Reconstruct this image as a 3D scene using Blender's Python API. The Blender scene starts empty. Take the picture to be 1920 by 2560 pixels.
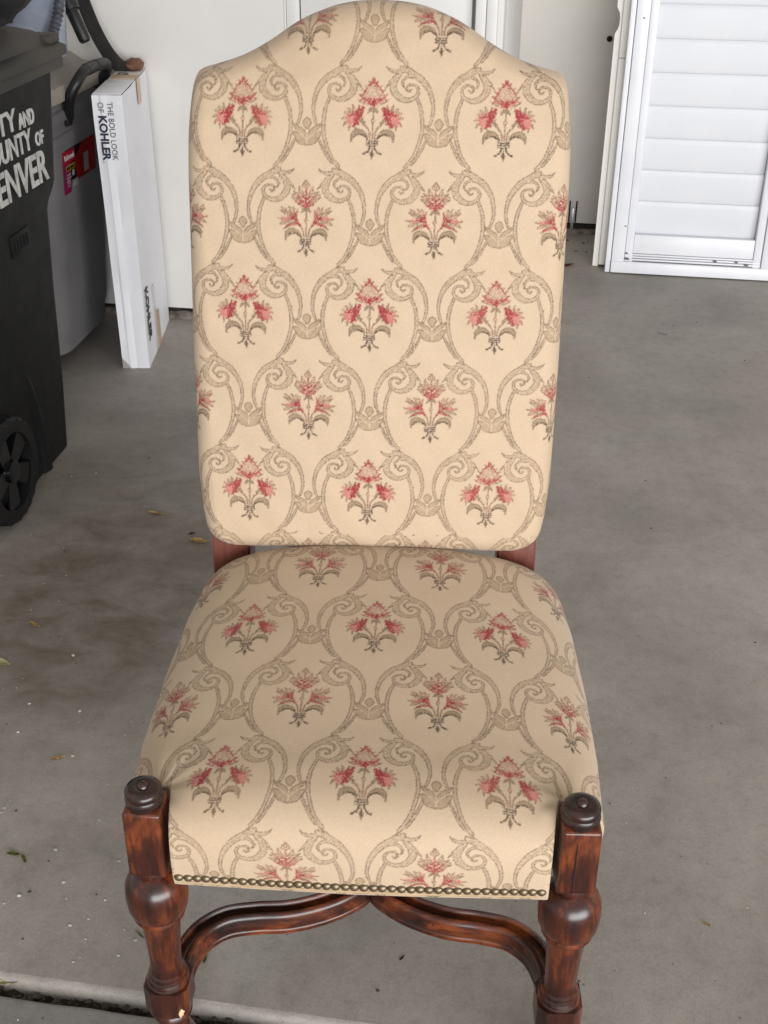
import bpy, bmesh, math, random
import numpy as np
from mathutils import Vector, Matrix, noise as mnoise

S = bpy.context.scene
COL = S.collection
random.seed(7)
RNG = np.random.default_rng(11)

# ------------------------------------------------------------------ camera, world, light, exposure
PITCH, ROLL, FPX, CAM_H = math.radians(30.5), math.radians(0.4), 2900.0, 1.40
fw = np.array([0, math.cos(PITCH), -math.sin(PITCH)])
rt0 = np.array([1.0, 0, 0]); up0 = np.cross(rt0, fw)
rt = math.cos(ROLL) * rt0 + math.sin(ROLL) * up0
up = -math.sin(ROLL) * rt0 + math.cos(ROLL) * up0
cam_d = bpy.data.cameras.new('camera')
cam_d.sensor_fit = 'VERTICAL'; cam_d.sensor_height = 24.0
cam_d.lens = FPX / 2560.0 * 24.0
cam_d.clip_start = 0.05; cam_d.clip_end = 200
cam = bpy.data.objects.new('camera', cam_d); COL.objects.link(cam)
cam.matrix_world = Matrix(((rt[0], up[0], -fw[0], 0), (rt[1], up[1], -fw[1], 0), (rt[2], up[2], -fw[2], CAM_H), (0, 0, 0, 1)))
S.camera = cam

world = bpy.data.worlds.new('World'); S.world = world; world.use_nodes = True
bg = world.node_tree.nodes['Background']
bg.inputs['Color'].default_value = (1.0, 0.975, 0.95, 1); bg.inputs['Strength'].default_value = 0.70

def area(name, loc, target, sx, sy, energy, color):
    d = bpy.data.lights.new(name, 'AREA'); d.shape = 'RECTANGLE'; d.size = sx; d.size_y = sy
    d.energy = energy; d.color = color
    o = bpy.data.objects.new(name, d); COL.objects.link(o)
    o.location = loc
    o.rotation_euler = (Vector(target) - Vector(loc)).to_track_quat('-Z', 'Y').to_euler()
    return o
# daylight entering through the open garage door behind and above the photographer
area('doorway_daylight', (2.6, -4.6, 1.45), (0.1, 2.4, 0.60), 7.5, 2.9, 690, (0.985, 0.985, 1.0))

S.view_settings.view_transform = 'Standard'; S.view_settings.look = 'None'
S.view_settings.exposure = 0.0; S.view_settings.gamma = 1.0
S.view_settings.use_curve_mapping = False
S.cycles.max_bounces = 8

# ------------------------------------------------------------------ measuring helpers (photo pixel -> point on a known surface)
CO = np.array([0, 0, CAM_H])
def ray(q): return fw + rt * (q[0] - 960) / FPX - up * (q[1] - 1280) / FPX
GA = math.radians(8.6)                                   # the garage is turned by this against the camera
GX = np.array([math.cos(GA), -math.sin(GA), 0]); GY = np.array([math.sin(GA), math.cos(GA), 0])
def on_floor(q, z=0.0):
    d = ray(q); return CO + d * (z - CAM_H) / d[2]
def on_gy(q, v):
    d = ray(q); P = CO + d * (v - CO @ GY) / (d @ GY); return np.array([P @ GX, P @ GY, P[2]])
def on_gx(q, v):
    d = ray(q); P = CO + d * (v - CO @ GX) / (d @ GX); return np.array([P @ GX, P @ GY, P[2]])
def g2w(x, y, z=0.0):
    P = GX * x + GY * y; return Vector((P[0], P[1], z))

# ------------------------------------------------------------------ object helpers
def tag(o, label=None, cat=None, group=None, kind=None):
    if label: o['label'] = label
    if cat: o['category'] = cat
    if group: o['group'] = group
    if kind: o['kind'] = kind
    return o

def empty(name, loc, rz=0.0):
    o = bpy.data.objects.new(name, None); COL.objects.link(o)
    o.empty_display_size = 0.1; o.location = loc; o.rotation_euler = (0, 0, rz)
    return o

def link(name, me, mat, parent=None, smooth=True):
    o = bpy.data.objects.new(name, me); COL.objects.link(o)
    if mat: me.materials.append(mat)
    if parent: o.parent = parent
    if smooth and len(me.polygons):
        me.polygons.foreach_set('use_smooth', np.ones(len(me.polygons), dtype=bool))
    return o

def from_bm(name, bm, mat, parent=None, smooth=True, sharp=40):
    bmesh.ops.recalc_face_normals(bm, faces=bm.faces[:])
    me = bpy.data.meshes.new(name); bm.to_mesh(me); bm.free()
    o = link(name, me, mat, parent, smooth)
    if smooth: me.set_sharp_from_angle(angle=math.radians(sharp))
    return o

def bm_box(bm, c, s, bevel=0.0, seg=2, rot=None):
    r = bmesh.ops.create_cube(bm, size=1.0)
    vs = r['verts']
    bmesh.ops.scale(bm, vec=Vector(s), verts=vs)
    if bevel > 0:
        es = list({e for v in vs for e in v.link_edges})
        rb = bmesh.ops.bevel(bm, geom=es, offset=bevel, segments=seg, affect='EDGES', profile=0.5)
        vs = list({v for f in rb['faces'] for v in f.verts} | {v for v in vs if v.is_valid})
    if rot is not None: bmesh.ops.rotate(bm, cent=(0, 0, 0), matrix=rot, verts=vs)
    bmesh.ops.translate(bm, vec=Vector(c), verts=vs)
    return vs

def box(name, c, s, mat, parent=None, bevel=0.002, rot=None, seg=2):
    bm = bmesh.new(); bm_box(bm, c, s, bevel, seg, rot)
    return from_bm(name, bm, mat, parent)

def bm_lathe(bm, prof, n=40, cx=0.0, cy=0.0):
    rings = []
    for r, z in prof:
        rings.append([bm.verts.new((cx + r * math.cos(2 * math.pi * k / n), cy + r * math.sin(2 * math.pi * k / n), z)) for k in range(n)])
    for a, b in zip(rings, rings[1:]):
        for k in range(n): bm.faces.new((a[k], a[(k + 1) % n], b[(k + 1) % n], b[k]))
    bm.faces.new(rings[0]); bm.faces.new(rings[-1][::-1])
    return [v for r in rings for v in r]

def smooth_curve(pts, n=8):
    P = [np.array(p, float) for p in pts]
    P = [2 * P[0] - P[1]] + P + [2 * P[-1] - P[-2]]
    out = []
    for i in range(1, len(P) - 2):
        for k in range(n):
            t = k / n
            out.append(0.5 * (2 * P[i] + (P[i + 1] - P[i - 1]) * t + (2 * P[i - 1] - 5 * P[i] + 4 * P[i + 1] - P[i + 2]) * t * t + (3 * P[i] - P[i - 1] - 3 * P[i + 1] + P[i + 2]) * t ** 3))
    out.append(P[-2]); return out

def bm_tube(bm, pts, radii, n=12, flat=1.0):
    pts = [Vector(p) for p in pts]; rings = []
    ref = Vector((0, 0, 1))
    for i, p in enumerate(pts):
        t = (pts[min(i + 1, len(pts) - 1)] - pts[max(i - 1, 0)]).normalized()
        a = t.cross(ref)
        if a.length < 1e-3: a = t.cross(Vector((1, 0, 0)))
        a.normalize(); b = t.cross(a).normalized()
        r = radii[i] if hasattr(radii, '__len__') else radii
        rings.append([bm.verts.new(p + (a * math.cos(2 * math.pi * k / n) + b * math.sin(2 * math.pi * k / n) * flat) * r) for k in range(n)])
    for a, b in zip(rings, rings[1:]):
        for k in range(n): bm.faces.new((a[k], a[(k + 1) % n], b[(k + 1) % n], b[k]))
    bm.faces.new(rings[0]); bm.faces.new(rings[-1][::-1])

def bm_prism(bm, poly, z0, z1):
    a = [bm.verts.new((x, y, z0)) for x, y in poly]; b = [bm.verts.new((x, y, z1)) for x, y in poly]
    n = len(poly)
    for k in range(n): bm.faces.new((a[k], a[(k + 1) % n], b[(k + 1) % n], b[k]))
    bm.faces.new(a[::-1]); bm.faces.new(b)
    return a + b

def text(name, body, mat, parent, size, M, depth=0.0006, offset=0.0, sx=1.0, align='LEFT', arch=0.0, fit=None):
    cu = bpy.data.curves.new(name, 'FONT'); cu.body = body; cu.size = size; cu.extrude = depth; cu.offset = offset
    cu.align_x = align; cu.resolution_u = 4
    to = bpy.data.objects.new(name + '_tmp', cu); COL.objects.link(to)
    dg = bpy.context.evaluated_depsgraph_get(); dg.update()
    me = bpy.data.meshes.new_from_object(to.evaluated_get(dg))
    bpy.data.objects.remove(to); bpy.data.curves.remove(cu)
    if fit:                                               # scale to a width and a cap height, right edge at x = 0
        xs_ = [v.co.x for v in me.vertices]; ys_ = [v.co.y for v in me.vertices]
        kx_ = fit[0] / (max(xs_) - min(xs_)); ky_ = fit[1] / (max(ys_) - min(ys_)); xm = max(xs_); ym = min(ys_)
        for v in me.vertices: v.co = Vector(((v.co.x - xm) * kx_, (v.co.y - ym) * ky_, v.co.z))
    for v in me.vertices:
        x, y, z = v.co
        v.co = M @ Vector((x * sx, y + arch * x * x, z))
    me.materials.clear()
    return link(name, me, mat, parent, smooth=False)

# ------------------------------------------------------------------ materials
def lin(r, g, b):
    f = lambda c: (c / 255) / 12.92 if c <= 10 else (((c / 255) + 0.055) / 1.055) ** 2.4
    return (f(r), f(g), f(b), 1)

class NT:
    def __init__(s, name):
        s.m = bpy.data.materials.new(name); s.m.use_nodes = True
        s.t = s.m.node_tree; s.b = s.t.nodes['Principled BSDF']
        s.tc = s.n('ShaderNodeTexCoord')
    def n(s, typ, **k):
        o = s.t.nodes.new(typ)
        for a, v in k.items(): setattr(o, a, v)
        return o
    def l(s, a, b): s.t.links.new(a, b)
    def mapped(s, scale=(1, 1, 1), coord='Object'):
        m = s.n('ShaderNodeMapping'); m.inputs['Scale'].default_value = scale
        s.l(s.tc.outputs[coord], m.inputs['Vector']); return m.outputs['Vector']
    def noise(s, scale, detail=4, rough=0.55, vec=None, dist=0.0):
        o = s.n('ShaderNodeTexNoise'); o.inputs['Scale'].default_value = scale; o.inputs['Detail'].default_value = detail
        o.inputs['Roughness'].default_value = rough; o.inputs['Distortion'].default_value = dist
        s.l(vec if vec is not None else s.tc.outputs['Object'], o.inputs['Vector']); return o.outputs['Fac']
    def ramp(s, fac, stops):
        o = s.n('ShaderNodeValToRGB'); e = o.color_ramp.elements
        while len(e) < len(stops): e.new(0.5)
        for i, (p, c) in enumerate(stops):
            e[i].position = p; e[i].color = c if len(c) == 4 else (*c, 1)
        s.l(fac, o.inputs['Fac']); return o.outputs['Color']
    def mix(s, fac, a, b, blend='MIX'):
        o = s.n('ShaderNodeMix', data_type='RGBA', blend_type=blend)
        for k, v in ((0, fac), (6, a), (7, b)):
            if isinstance(v, (int, float)): o.inputs[k].default_value = v
            elif isinstance(v, tuple): o.inputs[k].default_value = v
            else: s.l(v, o.inputs[k])
        return o.outputs[2]
    def math(s, op, a, b=0.0, clamp=False):
        o = s.n('ShaderNodeMath', operation=op); o.use_clamp = clamp
        for k, v in ((0, a), (1, b)):
            if isinstance(v, (int, float)): o.inputs[k].default_value = v
            else: s.l(v, o.inputs[k])
        return o.outputs[0]
    def bump(s, h, strength=0.3, dist=0.002):
        o = s.n('ShaderNodeBump'); o.inputs['Strength'].default_value = strength; o.inputs['Distance'].default_value = dist
        s.l(h, o.inputs['Height']); s.l(o.outputs['Normal'], s.b.inputs['Normal'])
    def set(s, col=None, rough=None, spec=None, metal=None):
        for nm, v in (('Base Color', col), ('Roughness', rough), ('Specular IOR Level', spec), ('Metallic', metal)):
            if v is None: continue
            if isinstance(v, (int, float, tuple)): s.b.inputs[nm].default_value = v
            else: s.l(v, s.b.inputs[nm])
        return s.m

def speckled(name, c0, c1, scale=6, rough=0.5, bump=0.1, fine=180, spec=0.5):
    n = NT(name)
    col = n.ramp(n.noise(scale, 5, 0.6), [(0.35, c0), (0.68, c1)])
    n.bump(n.noise(fine, 3), bump, 0.001)
    rr = n.math('MULTIPLY_ADD', n.noise(scale * 4, 3), 0.25); rr.node.inputs[2].default_value = rough - 0.12
    return n.set(col, rr, spec)

def wood(name, dark, mid, lit, bias=0.0, rough=0.24, along=(1, 1, 0.10)):
    n = NT(name)
    v = n.mapped(along)
    gr = n.noise(120, 6, 0.7, v, 0.4)
    big = n.noise(22, 5, 0.6, n.mapped(tuple(0.35 if a < 1 else 1 for a in along)), 0.5)
    f = n.math('ADD', n.math('MULTIPLY', big, 0.70), n.math('MULTIPLY', gr, 0.34))
    f = n.math('ADD', f, 0.035)
    col = n.ramp(f, [(0.41 - bias, dark), (0.55 - bias, mid), (0.69 - bias, lit)])
    worm = n.noise(260, 2, 0.5, n.mapped((1, 1, 0.3)))
    col = n.mix(n.math('MULTIPLY', n.math('LESS_THAN', worm, 0.285), 0.8), col, (dark[0] * .4, dark[1] * .4, dark[2] * .4, 1))
    n.b.inputs['Coat Weight'].default_value = 0.2; n.b.inputs['Coat Roughness'].default_value = 0.18
    n.bump(n.math('ADD', n.math('MULTIPLY', gr, 0.6), n.noise(30, 3)), 0.2, 0.0012)
    rr = n.math('MULTIPLY_ADD', n.noise(40, 4), 0.22); rr.node.inputs[2].default_value = rough - 0.08
    return n.set(col, rr, 0.5)

M = {}
M['walnut'] = wood('antiqued_walnut', lin(22, 10, 8), lin(64, 27, 15), lin(126, 62, 27), rough=0.28)
M['walnut_across'] = wood('antiqued_walnut_across', lin(22, 10, 8), lin(64, 27, 15), lin(126, 62, 27), rough=0.28, along=(0.12, 1, 1))
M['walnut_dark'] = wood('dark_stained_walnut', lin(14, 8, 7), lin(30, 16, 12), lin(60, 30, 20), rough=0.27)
M['walnut_plain'] = wood('reddish_walnut', lin(58, 28, 24), lin(96, 50, 40), lin(124, 68, 52), rough=0.34)
M['bare_wood'] = speckled('chipped_bare_wood', lin(205, 165, 118), lin(232, 200, 158), 60, 0.7)

def fabric():
    n = NT('floral_tapestry')
    a = n.n('ShaderNodeAttribute', attribute_name='pattern')
    dirt = n.noise(5, 6, 0.65, None, 0.5)
    fine = n.noise(520, 2, 0.6)
    col = n.mix(n.math('MULTIPLY', n.ramp(dirt, [(0.45, (0, 0, 0)), (0.72, (1, 1, 1))]), 0.26), a.outputs['Color'], lin(172, 146, 112), 'MIX')
    col = n.mix(0.10, col, n.ramp(fine, [(0.35, (0.35, 0.3, 0.22)), (0.65, (1, 1, 1))]), 'MULTIPLY')
    h = n.math('MULTIPLY', fine, 0.9)
    n.bump(n.math('ADD', h, n.math('MULTIPLY', n.noise(26, 3), 1.2)), 0.30, 0.0009)
    n.b.inputs['Sheen Weight'].default_value = 0.12; n.b.inputs['Sheen Roughness'].default_value = 0.5
    return n.set(col, 0.72, 0.28)
M['fabric'] = fabric()
M['seam'] = speckled('seam_cord', lin(166, 142, 112), lin(186, 162, 130), 40, 0.85, 0.2, 500, 0.2)
M['fabric_plain'] = speckled('plain_backing_cloth', lin(196, 170, 132), lin(214, 190, 152), 8, 0.85, 0.2, 500, 0.2)
n = NT('antique_brass'); col = n.ramp(n.noise(90, 3), [(0.3, lin(92, 79, 62)), (0.7, lin(136, 120, 96))]); M['brass'] = n.set(col, 0.42, 0.4, 0.8)

def concrete(name, a, b, c, stains=True):
    n = NT(name)
    big = n.noise(1.6, 6, 0.62, None, 0.4); mid = n.noise(7, 6, 0.65, None, 0.3); fine = n.noise(160, 4, 0.7)
    col = n.ramp(big, [(0.30, a), (0.50, b), (0.70, c)])
    blot = n.noise(34, 5, 0.7, None, 0.2)
    col = n.mix(0.45, col, n.ramp(blot, [(0.32, (0.70, 0.69, 0.68)), (0.48, (0.96, 0.96, 0.96)), (0.70, (1.10, 1.10, 1.10))]), 'MULTIPLY')
    col = n.mix(0.42, col, n.ramp(mid, [(0.30, (0.60, 0.585, 0.57)), (0.46, (0.92, 0.92, 0.92)), (0.70, (1.10, 1.10, 1.10))]), 'MULTIPLY')
    col = n.mix(0.35, col, n.ramp(fine, [(0.3, (0.62, 0.62, 0.62)), (0.6, (1.05, 1.05, 1.05))]), 'MULTIPLY')
    pit = n.n('ShaderNodeTexVoronoi'); pit.inputs['Scale'].default_value = 22; pit.inputs['Randomness'].default_value = 1
    n.l(n.tc.outputs['Object'], pit.inputs['Vector'])
    sparse = n.math('GREATER_THAN', n.noise(3.1, 3), 0.53)
    pm = n.math('MULTIPLY', n.math('LESS_THAN', pit.outputs['Distance'], 0.05), sparse)
    col = n.mix(n.math('MULTIPLY', pm, 0.55), col, lin(62, 56, 50))
    grit = n.noise(420, 2, 0.5)
    col = n.mix(0.5, col, n.ramp(grit, [(0.30, (0.45, 0.44, 0.42)), (0.42, (1, 1, 1)), (0.66, (1, 1, 1)), (0.76, (1.35, 1.35, 1.33))]), 'MULTIPLY')
    if stains:                                            # dirty, scuffed patch of floor between the bins and the chair
        def patch(cx, cy, rx, ry, th):
            mp = n.n('ShaderNodeMapping', vector_type='TEXTURE'); mp.inputs['Location'].default_value = (cx, cy, 0); mp.inputs['Scale'].default_value = (rx, ry, 1); mp.inputs['Rotation'].default_value = (0, 0, th)
            n.l(n.tc.outputs['Object'], mp.inputs['Vector'])
            ln = n.n('ShaderNodeVectorMath', operation='LENGTH')
            sp = n.n('ShaderNodeVectorMath', operation='MULTIPLY'); sp.inputs[1].default_value = (1, 1, 0)
            n.l(mp.outputs[0], sp.inputs[0]); n.l(sp.outputs[0], ln.inputs[0])
            return n.math('SUBTRACT', 1.0, ln.outputs['Value'], True)
        st = n.math('ADD', patch(-0.56, 2.30, 0.62, 0.75, 0.2), patch(-0.62, 1.85, 0.45, 0.5, 0.0), True)
        scuff = n.noise(7, 8, 0.72, n.mapped((1.0, 1.5, 1)), 0.5)
        sm = n.math('MULTIPLY', st, n.ramp(scuff, [(0.30, (0.35, 0.35, 0.35)), (0.66, (1, 1, 1))]))
        col = n.mix(n.math('MULTIPLY', sm, 0.95, True), col, lin(92, 80, 68))
    n.bump(n.math('ADD', n.math('MULTIPLY', fine, 0.5), n.math('MULTIPLY', mid, 0.8)), 0.22, 0.003)
    rr = n.math('MULTIPLY_ADD', mid, 0.3); rr.node.inputs[2].default_value = 0.42
    return n.set(col, rr, 0.42)
M['concrete'] = concrete('garage_concrete', lin(136, 131, 124), lin(157, 151, 144), lin(170, 165, 159))
M['concrete_drive'] = concrete('driveway_concrete', lin(132, 128, 122), lin(150, 147, 142), lin(168, 165, 160), False)
M['concrete_edge'] = concrete('worn_slab_edge', lin(134, 128, 121), lin(152, 146, 139), lin(164, 158, 152), False)
M['rubble'] = speckled('crumbled_concrete', lin(74, 66, 60), lin(140, 130, 122), 30, 0.9, 1.0, 60)
M['dirt'] = speckled('dark_dirt', lin(26, 22, 18), lin(62, 52, 42), 60, 0.95, 1.0, 120)
M['wall'] = speckled('white_wall_paint', lin(214, 212, 208), lin(224, 222, 218), 2.5, 0.6, 0.12, 220, 0.3)
M['wall_far'] = speckled('aged_white_wall_paint', lin(206, 202, 195), lin(218, 214, 208), 2.2, 0.65, 0.12, 220, 0.3)
M['trim'] = speckled('white_trim_paint', lin(218, 217, 214), lin(226, 225, 222), 5, 0.4, 0.05)
M['black_gap'] = speckled('dark_void', lin(14, 12, 11), lin(24, 21, 19), 20, 0.9)
M['shutter'] = speckled('white_shutter_paint', lin(218, 220, 225), lin(228, 230, 234), 4, 0.38, 0.03)
M['shutter_slat'] = speckled('white_louvre_paint', lin(208, 211, 216), lin(217, 219, 223), 4, 0.4, 0.03)
M['shutter_old'] = speckled('ivory_shutter_paint', lin(222, 218, 212), lin(232, 229, 224), 4, 0.45, 0.03)
M['grime'] = speckled('grey_grime', lin(70, 66, 64), lin(130, 126, 122), 60, 0.9)
M['carton'] = speckled('white_carton', lin(222, 223, 228), lin(234, 235, 239), 5, 0.55, 0.1, 120, 0.35)
M['carton_dirty'] = speckled('scuffed_white_carton', lin(196, 190, 182), lin(228, 224, 218), 9, 0.6, 0.1, 120, 0.35)
M['tape'] = speckled('tan_packing_tape', lin(186, 160, 130), lin(206, 182, 152), 20, 0.35)
M['tape_clear'] = speckled('clear_packing_tape', lin(196, 195, 194), lin(206, 205, 204), 20, 0.3)
M['navy_ink'] = speckled('navy_print', lin(20, 26, 50), lin(26, 34, 60), 50, 0.5)
M['grey_ink'] = speckled('grey_print', lin(92, 92, 98), lin(110, 110, 116), 50, 0.5)
M['black_ink'] = speckled('black_print', lin(28, 28, 30), lin(60, 60, 64), 120, 0.6)
M['bin_black'] = speckled('charcoal_bin_plastic', lin(10, 11, 12), lin(17, 17, 18), 5, 0.62, 0.25, 300, 0.22)
M['bin_lid'] = speckled('dusty_charcoal_plastic', lin(46, 44, 42), lin(72, 67, 61), 4, 0.6, 0.2, 200, 0.3)
M['rubber'] = speckled('black_rubber', lin(12, 12, 13), lin(22, 22, 23), 20, 0.6, 0.3, 200, 0.25)
M['wheel_gloss'] = speckled('black_wheel_plastic', lin(9, 10, 12), lin(16, 17, 20), 20, 0.22, 0.05)
M['letter_white'] = speckled('white_bin_lettering', lin(168, 168, 166), lin(206, 206, 203), 45, 0.6, 0.1)
M['bin_grey'] = speckled('grey_bin_plastic', lin(108, 107, 109), lin(124, 122, 122), 4, 0.5, 0.12, 250)
M['bin_grey_lid'] = speckled('dusty_grey_lid', lin(132, 126, 118), lin(156, 148, 138), 6, 0.6, 0.15, 250)
M['black_plastic'] = speckled('black_handle_plastic', lin(20, 20, 21), lin(34, 33, 33), 18, 0.42, 0.15)
M['webbing'] = speckled('black_webbing', lin(28, 27, 26), lin(46, 44, 41), 30, 0.85, 0.5, 500)
M['bag_black'] = speckled('black_bag_cloth', lin(16, 15, 17), lin(34, 31, 34), 8, 0.8, 0.4, 90)
M['pail_blue'] = speckled('pale_blue_plastic', lin(120, 130, 150), lin(168, 176, 188), 5, 0.35, 0.05)
M['hose'] = speckled('ribbed_grey_hose', lin(58, 60, 70), lin(92, 94, 104), 30, 0.45)
M['leather'] = speckled('brown_leather', lin(96, 62, 46), lin(128, 86, 64), 14, 0.55, 0.4, 120)
M['label_red'] = speckled('red_label', lin(168, 22, 26), lin(196, 30, 34), 30, 0.4)
M['label_magenta'] = speckled('magenta_label', lin(168, 30, 104), lin(186, 38, 118), 30, 0.4)
M['label_crimson'] = speckled('crimson_label', lin(206, 30, 58), lin(222, 40, 68), 30, 0.4)
M['label_black'] = speckled('black_label', lin(20, 18, 20), lin(34, 30, 32), 30, 0.4)
M['label_yellow'] = speckled('yellow_label', lin(196, 160, 40), lin(214, 176, 50), 30, 0.4)
M['label_grey'] = speckled('pale_label', lin(170, 168, 170), lin(206, 204, 204), 60, 0.4)
M['leaf_yellow'] = speckled('dry_yellow_leaf', lin(168, 132, 70), lin(222, 196, 128), 120, 0.6, 0.3)
M['leaf_pale'] = speckled('pale_dry_leaf', lin(176, 172, 120), lin(214, 212, 168), 60, 0.6, 0.3)
M['leaf_green'] = speckled('green_leaf', lin(72, 84, 34), lin(150, 158, 70), 60, 0.55, 0.3)
M['leaf_red'] = speckled('maroon_leaf', lin(72, 34, 30), lin(110, 58, 50), 60, 0.6, 0.3)
M['crumb'] = speckled('pale_grit', lin(140, 136, 126), lin(196, 193, 184), 200, 0.8)
M['crumb_dark'] = speckled('dark_grit', lin(40, 34, 28), lin(84, 74, 62), 200, 0.9)
M['steel'] = NT('steel').set((0.4, 0.4, 0.4, 1), 0.4, 0.5, 0.9)

# ------------------------------------------------------------------ the setting
def sheet(name, quads_fn, mat, kind='structure'):
    bm = bmesh.new(); quads_fn(bm); o = from_bm(name, bm, mat); o['kind'] = kind; return o

J0 = 0.979                                                # garage slab edge, along the garage's depth axis
def garage_slab(bm):
    prof = [(3.478, -0.06), (3.478, 0.0), (0.993, 0.0)]
    xs = [-6.0] + [x * 0.05 for x in range(-30, 31)] + [6.0]
    rows = []
    for x in xs:
        row = []
        for y, z in prof:
            jy = 0.0035 * mnoise.noise(Vector((x * 9, 0, 0))) + 0.002 * mnoise.noise(Vector((x * 37, 3, 0))) if y < 0.9 else 0
            row.append(bm.verts.new(g2w(x, y + jy, z)))
        rows.append(row)
    for a, b in zip(rows, rows[1:]):
        for k in range(len(prof) - 1): bm.faces.new((a[k], b[k], b[k + 1], a[k + 1]))
    # the floor beyond the closet corner runs on to the far wall
    x0 = CLOSET_X
    q = [g2w(x0, 3.478), g2w(6, 3.478), g2w(6, 4.66), g2w(x0, 4.66)]
    bm.faces.new([bm.verts.new(p) for p in q])
CLOSET_X = on_gy((1262, 0), 3.49)[0]
sheet('garage_floor', garage_slab, M['concrete'])
def slab_lip(bm):                                         # the tooled, paler edge of the slab
    prof = [(0.993, 0.0), (0.991, -0.0006), (0.988, -0.0020), (0.985, -0.0045), (0.982, -0.010), (J0, -0.018), (J0, -0.06)]
    xs = [-6.0] + [x * 0.01 for x in range(-150, 151)] + [6.0]
    rows = []
    for x in xs:
        jy = 0.0030 * mnoise.noise(Vector((x * 9, 0, 0))) + 0.0022 * mnoise.noise(Vector((x * 37, 3, 0))) + 0.0012 * mnoise.noise(Vector((x * 110, 5, 0)))
        rows.append([bm.verts.new(g2w(x, y + (jy if y < 0.9925 else 0), z)) for y, z in prof])
    for a, b in zip(rows, rows[1:]):
        for k in range(len(prof) - 1): bm.faces.new((a[k], b[k], b[k + 1], a[k + 1]))
sheet('slab_edge', slab_lip, M['concrete_edge'])
def drive(bm):
    prof = [(0.962, -0.05), (0.962, -0.012), (0.958, -0.006), (0.952, -0.004), (-6.0, -0.004)]
    xs = [-6.0] + [x * 0.05 for x in range(-30, 31)] + [6.0]
    rows = [[bm.verts.new(g2w(x, y + (0.003 * mnoise.noise(Vector((x * 12, 7, 0))) if y > 0.9 else 0), z)) for y, z in prof] for x in xs]
    for a, b in zip(rows, rows[1:]):
        for k in range(len(prof) - 1): bm.faces.new((a[k], b[k], b[k + 1], a[k + 1]))
sheet('driveway', drive, M['concrete_drive'])
def joint(bm):
    xs = [-2 + k * 0.004 for k in range(0, 1000)]
    rows = [[bm.verts.new(g2w(x, y, -0.022 + 0.010 * mnoise.noise(Vector((x * 60, y * 60, 1))) + 0.004 * mnoise.noise(Vector((x * 190, y * 190, 4))))) for y in (0.952, 0.959, 0.964, 0.969, 0.974, 0.979, 0.987)] for x in xs]
    for a, b in zip(rows, rows[1:]):
        for k in range(6): bm.faces.new((a[k], b[k], b[k + 1], a[k + 1]))
sheet('joint_dirt', joint, M['dirt'], 'stuff')

WZ = 2.6
def wall_box(name, x0, x1, y, th, z0, mat):
    return tag(box(name, (0, 0, 0), (x1 - x0, th, WZ - z0), mat, None, 0.001), kind='structure'), ((x0 + x1) / 2, y + th / 2, (z0 + WZ) / 2)
def put(o, c):
    o.location = g2w(*c); o.rotation_euler = (0, 0, -GA); return o
DX0 = on_gy((706, 0), 3.49)[0]; DX1 = on_gy((1247, 0), 3.49)[0]
# closet front wall left of its door, set on a crumbling curb with a dark gap
o, c = wall_box('closet_wall', -4.0, DX0, 3.49, 0.11, 0.036, M['wall']); put(o, c)
o, c = wall_box('closet_wall_over_door', DX0 + 0.0005, DX1 - 0.0005, 3.492, 0.10, 2.05, M['wall']); put(o, c)
o, c = wall_box('closet_wall_corner', DX1, CLOSET_X, 3.49, 0.11, 0.036, M['wall']); put(o, c)
o, c = wall_box('closet_wall_side', CLOSET_X - 0.11, CLOSET_X - 0.0005, 3.6005, 1.059, 0.036, M['wall']); put(o, c)
o, c = wall_box('far_wall', CLOSET_X - 1.5, 6.0, 4.66, 0.11, 0.043, M['wall_far']); put(o, c)
o = box('unseen_garage_ceiling', (0, 0, 0), (9.0, 3.9, 0.12), M['wall_far'], None, 0); put(o, (0.2, 2.93, 2.62)); o['kind'] = 'structure'  # unseen ceiling above the frame, added to shade the garage from overhead
def rough_strip(name, x0, x1, y, z0, z1, amp, mat, dx=0.006):
    bm = bmesh.new(); n = int((x1 - x0) / dx)
    rows = []
    for k in range(n + 1):
        x = x0 + (x1 - x0) * k / n
        row = []
        for i, (yy, zz) in enumerate(((y - 0.010, z0), (y - 0.006, z0 + (z1 - z0) * 0.55), (y + 0.002, z1), (y + 0.03, z1), (y + 0.05, z1))):
            w = amp * mnoise.noise(Vector((x * 45, i * 2.3, z0 * 9))) + amp * 0.6 * mnoise.noise(Vector((x * 120, i * 5.3, 2)))
            row.append(bm.verts.new(g2w(x, yy + w * 0.6, zz + (w if i else 0))))
        rows.append(row)
    for a, b in zip(rows, rows[1:]):
        for k in range(4): bm.faces.new((a[k], b[k], b[k + 1], a[k + 1]))
    return tag(from_bm(name, bm, mat), kind='structure')
rough_strip('closet_curb', -3.9, CLOSET_X, 3.49, -0.004, 0.021, 0.006, M['rubble'])
rough_strip('far_curb', CLOSET_X - 0.05, 2.5, 4.665, -0.004, 0.017, 0.004, M['rubble'])
tag(put(box('closet_wall_gap', (0, 0, 0), (CLOSET_X + 3.9, 0.02, 0.05), M['black_gap'], None, 0), ((CLOSET_X - 3.9) / 2, 3.555, 0.018)), kind='structure')
tag(put(box('far_wall_gap', (0, 0, 0), (4, 0.02, 0.06), M['black_gap'], None, 0), (CLOSET_X + 1.8, 4.73, 0.02)), kind='structure')

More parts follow.
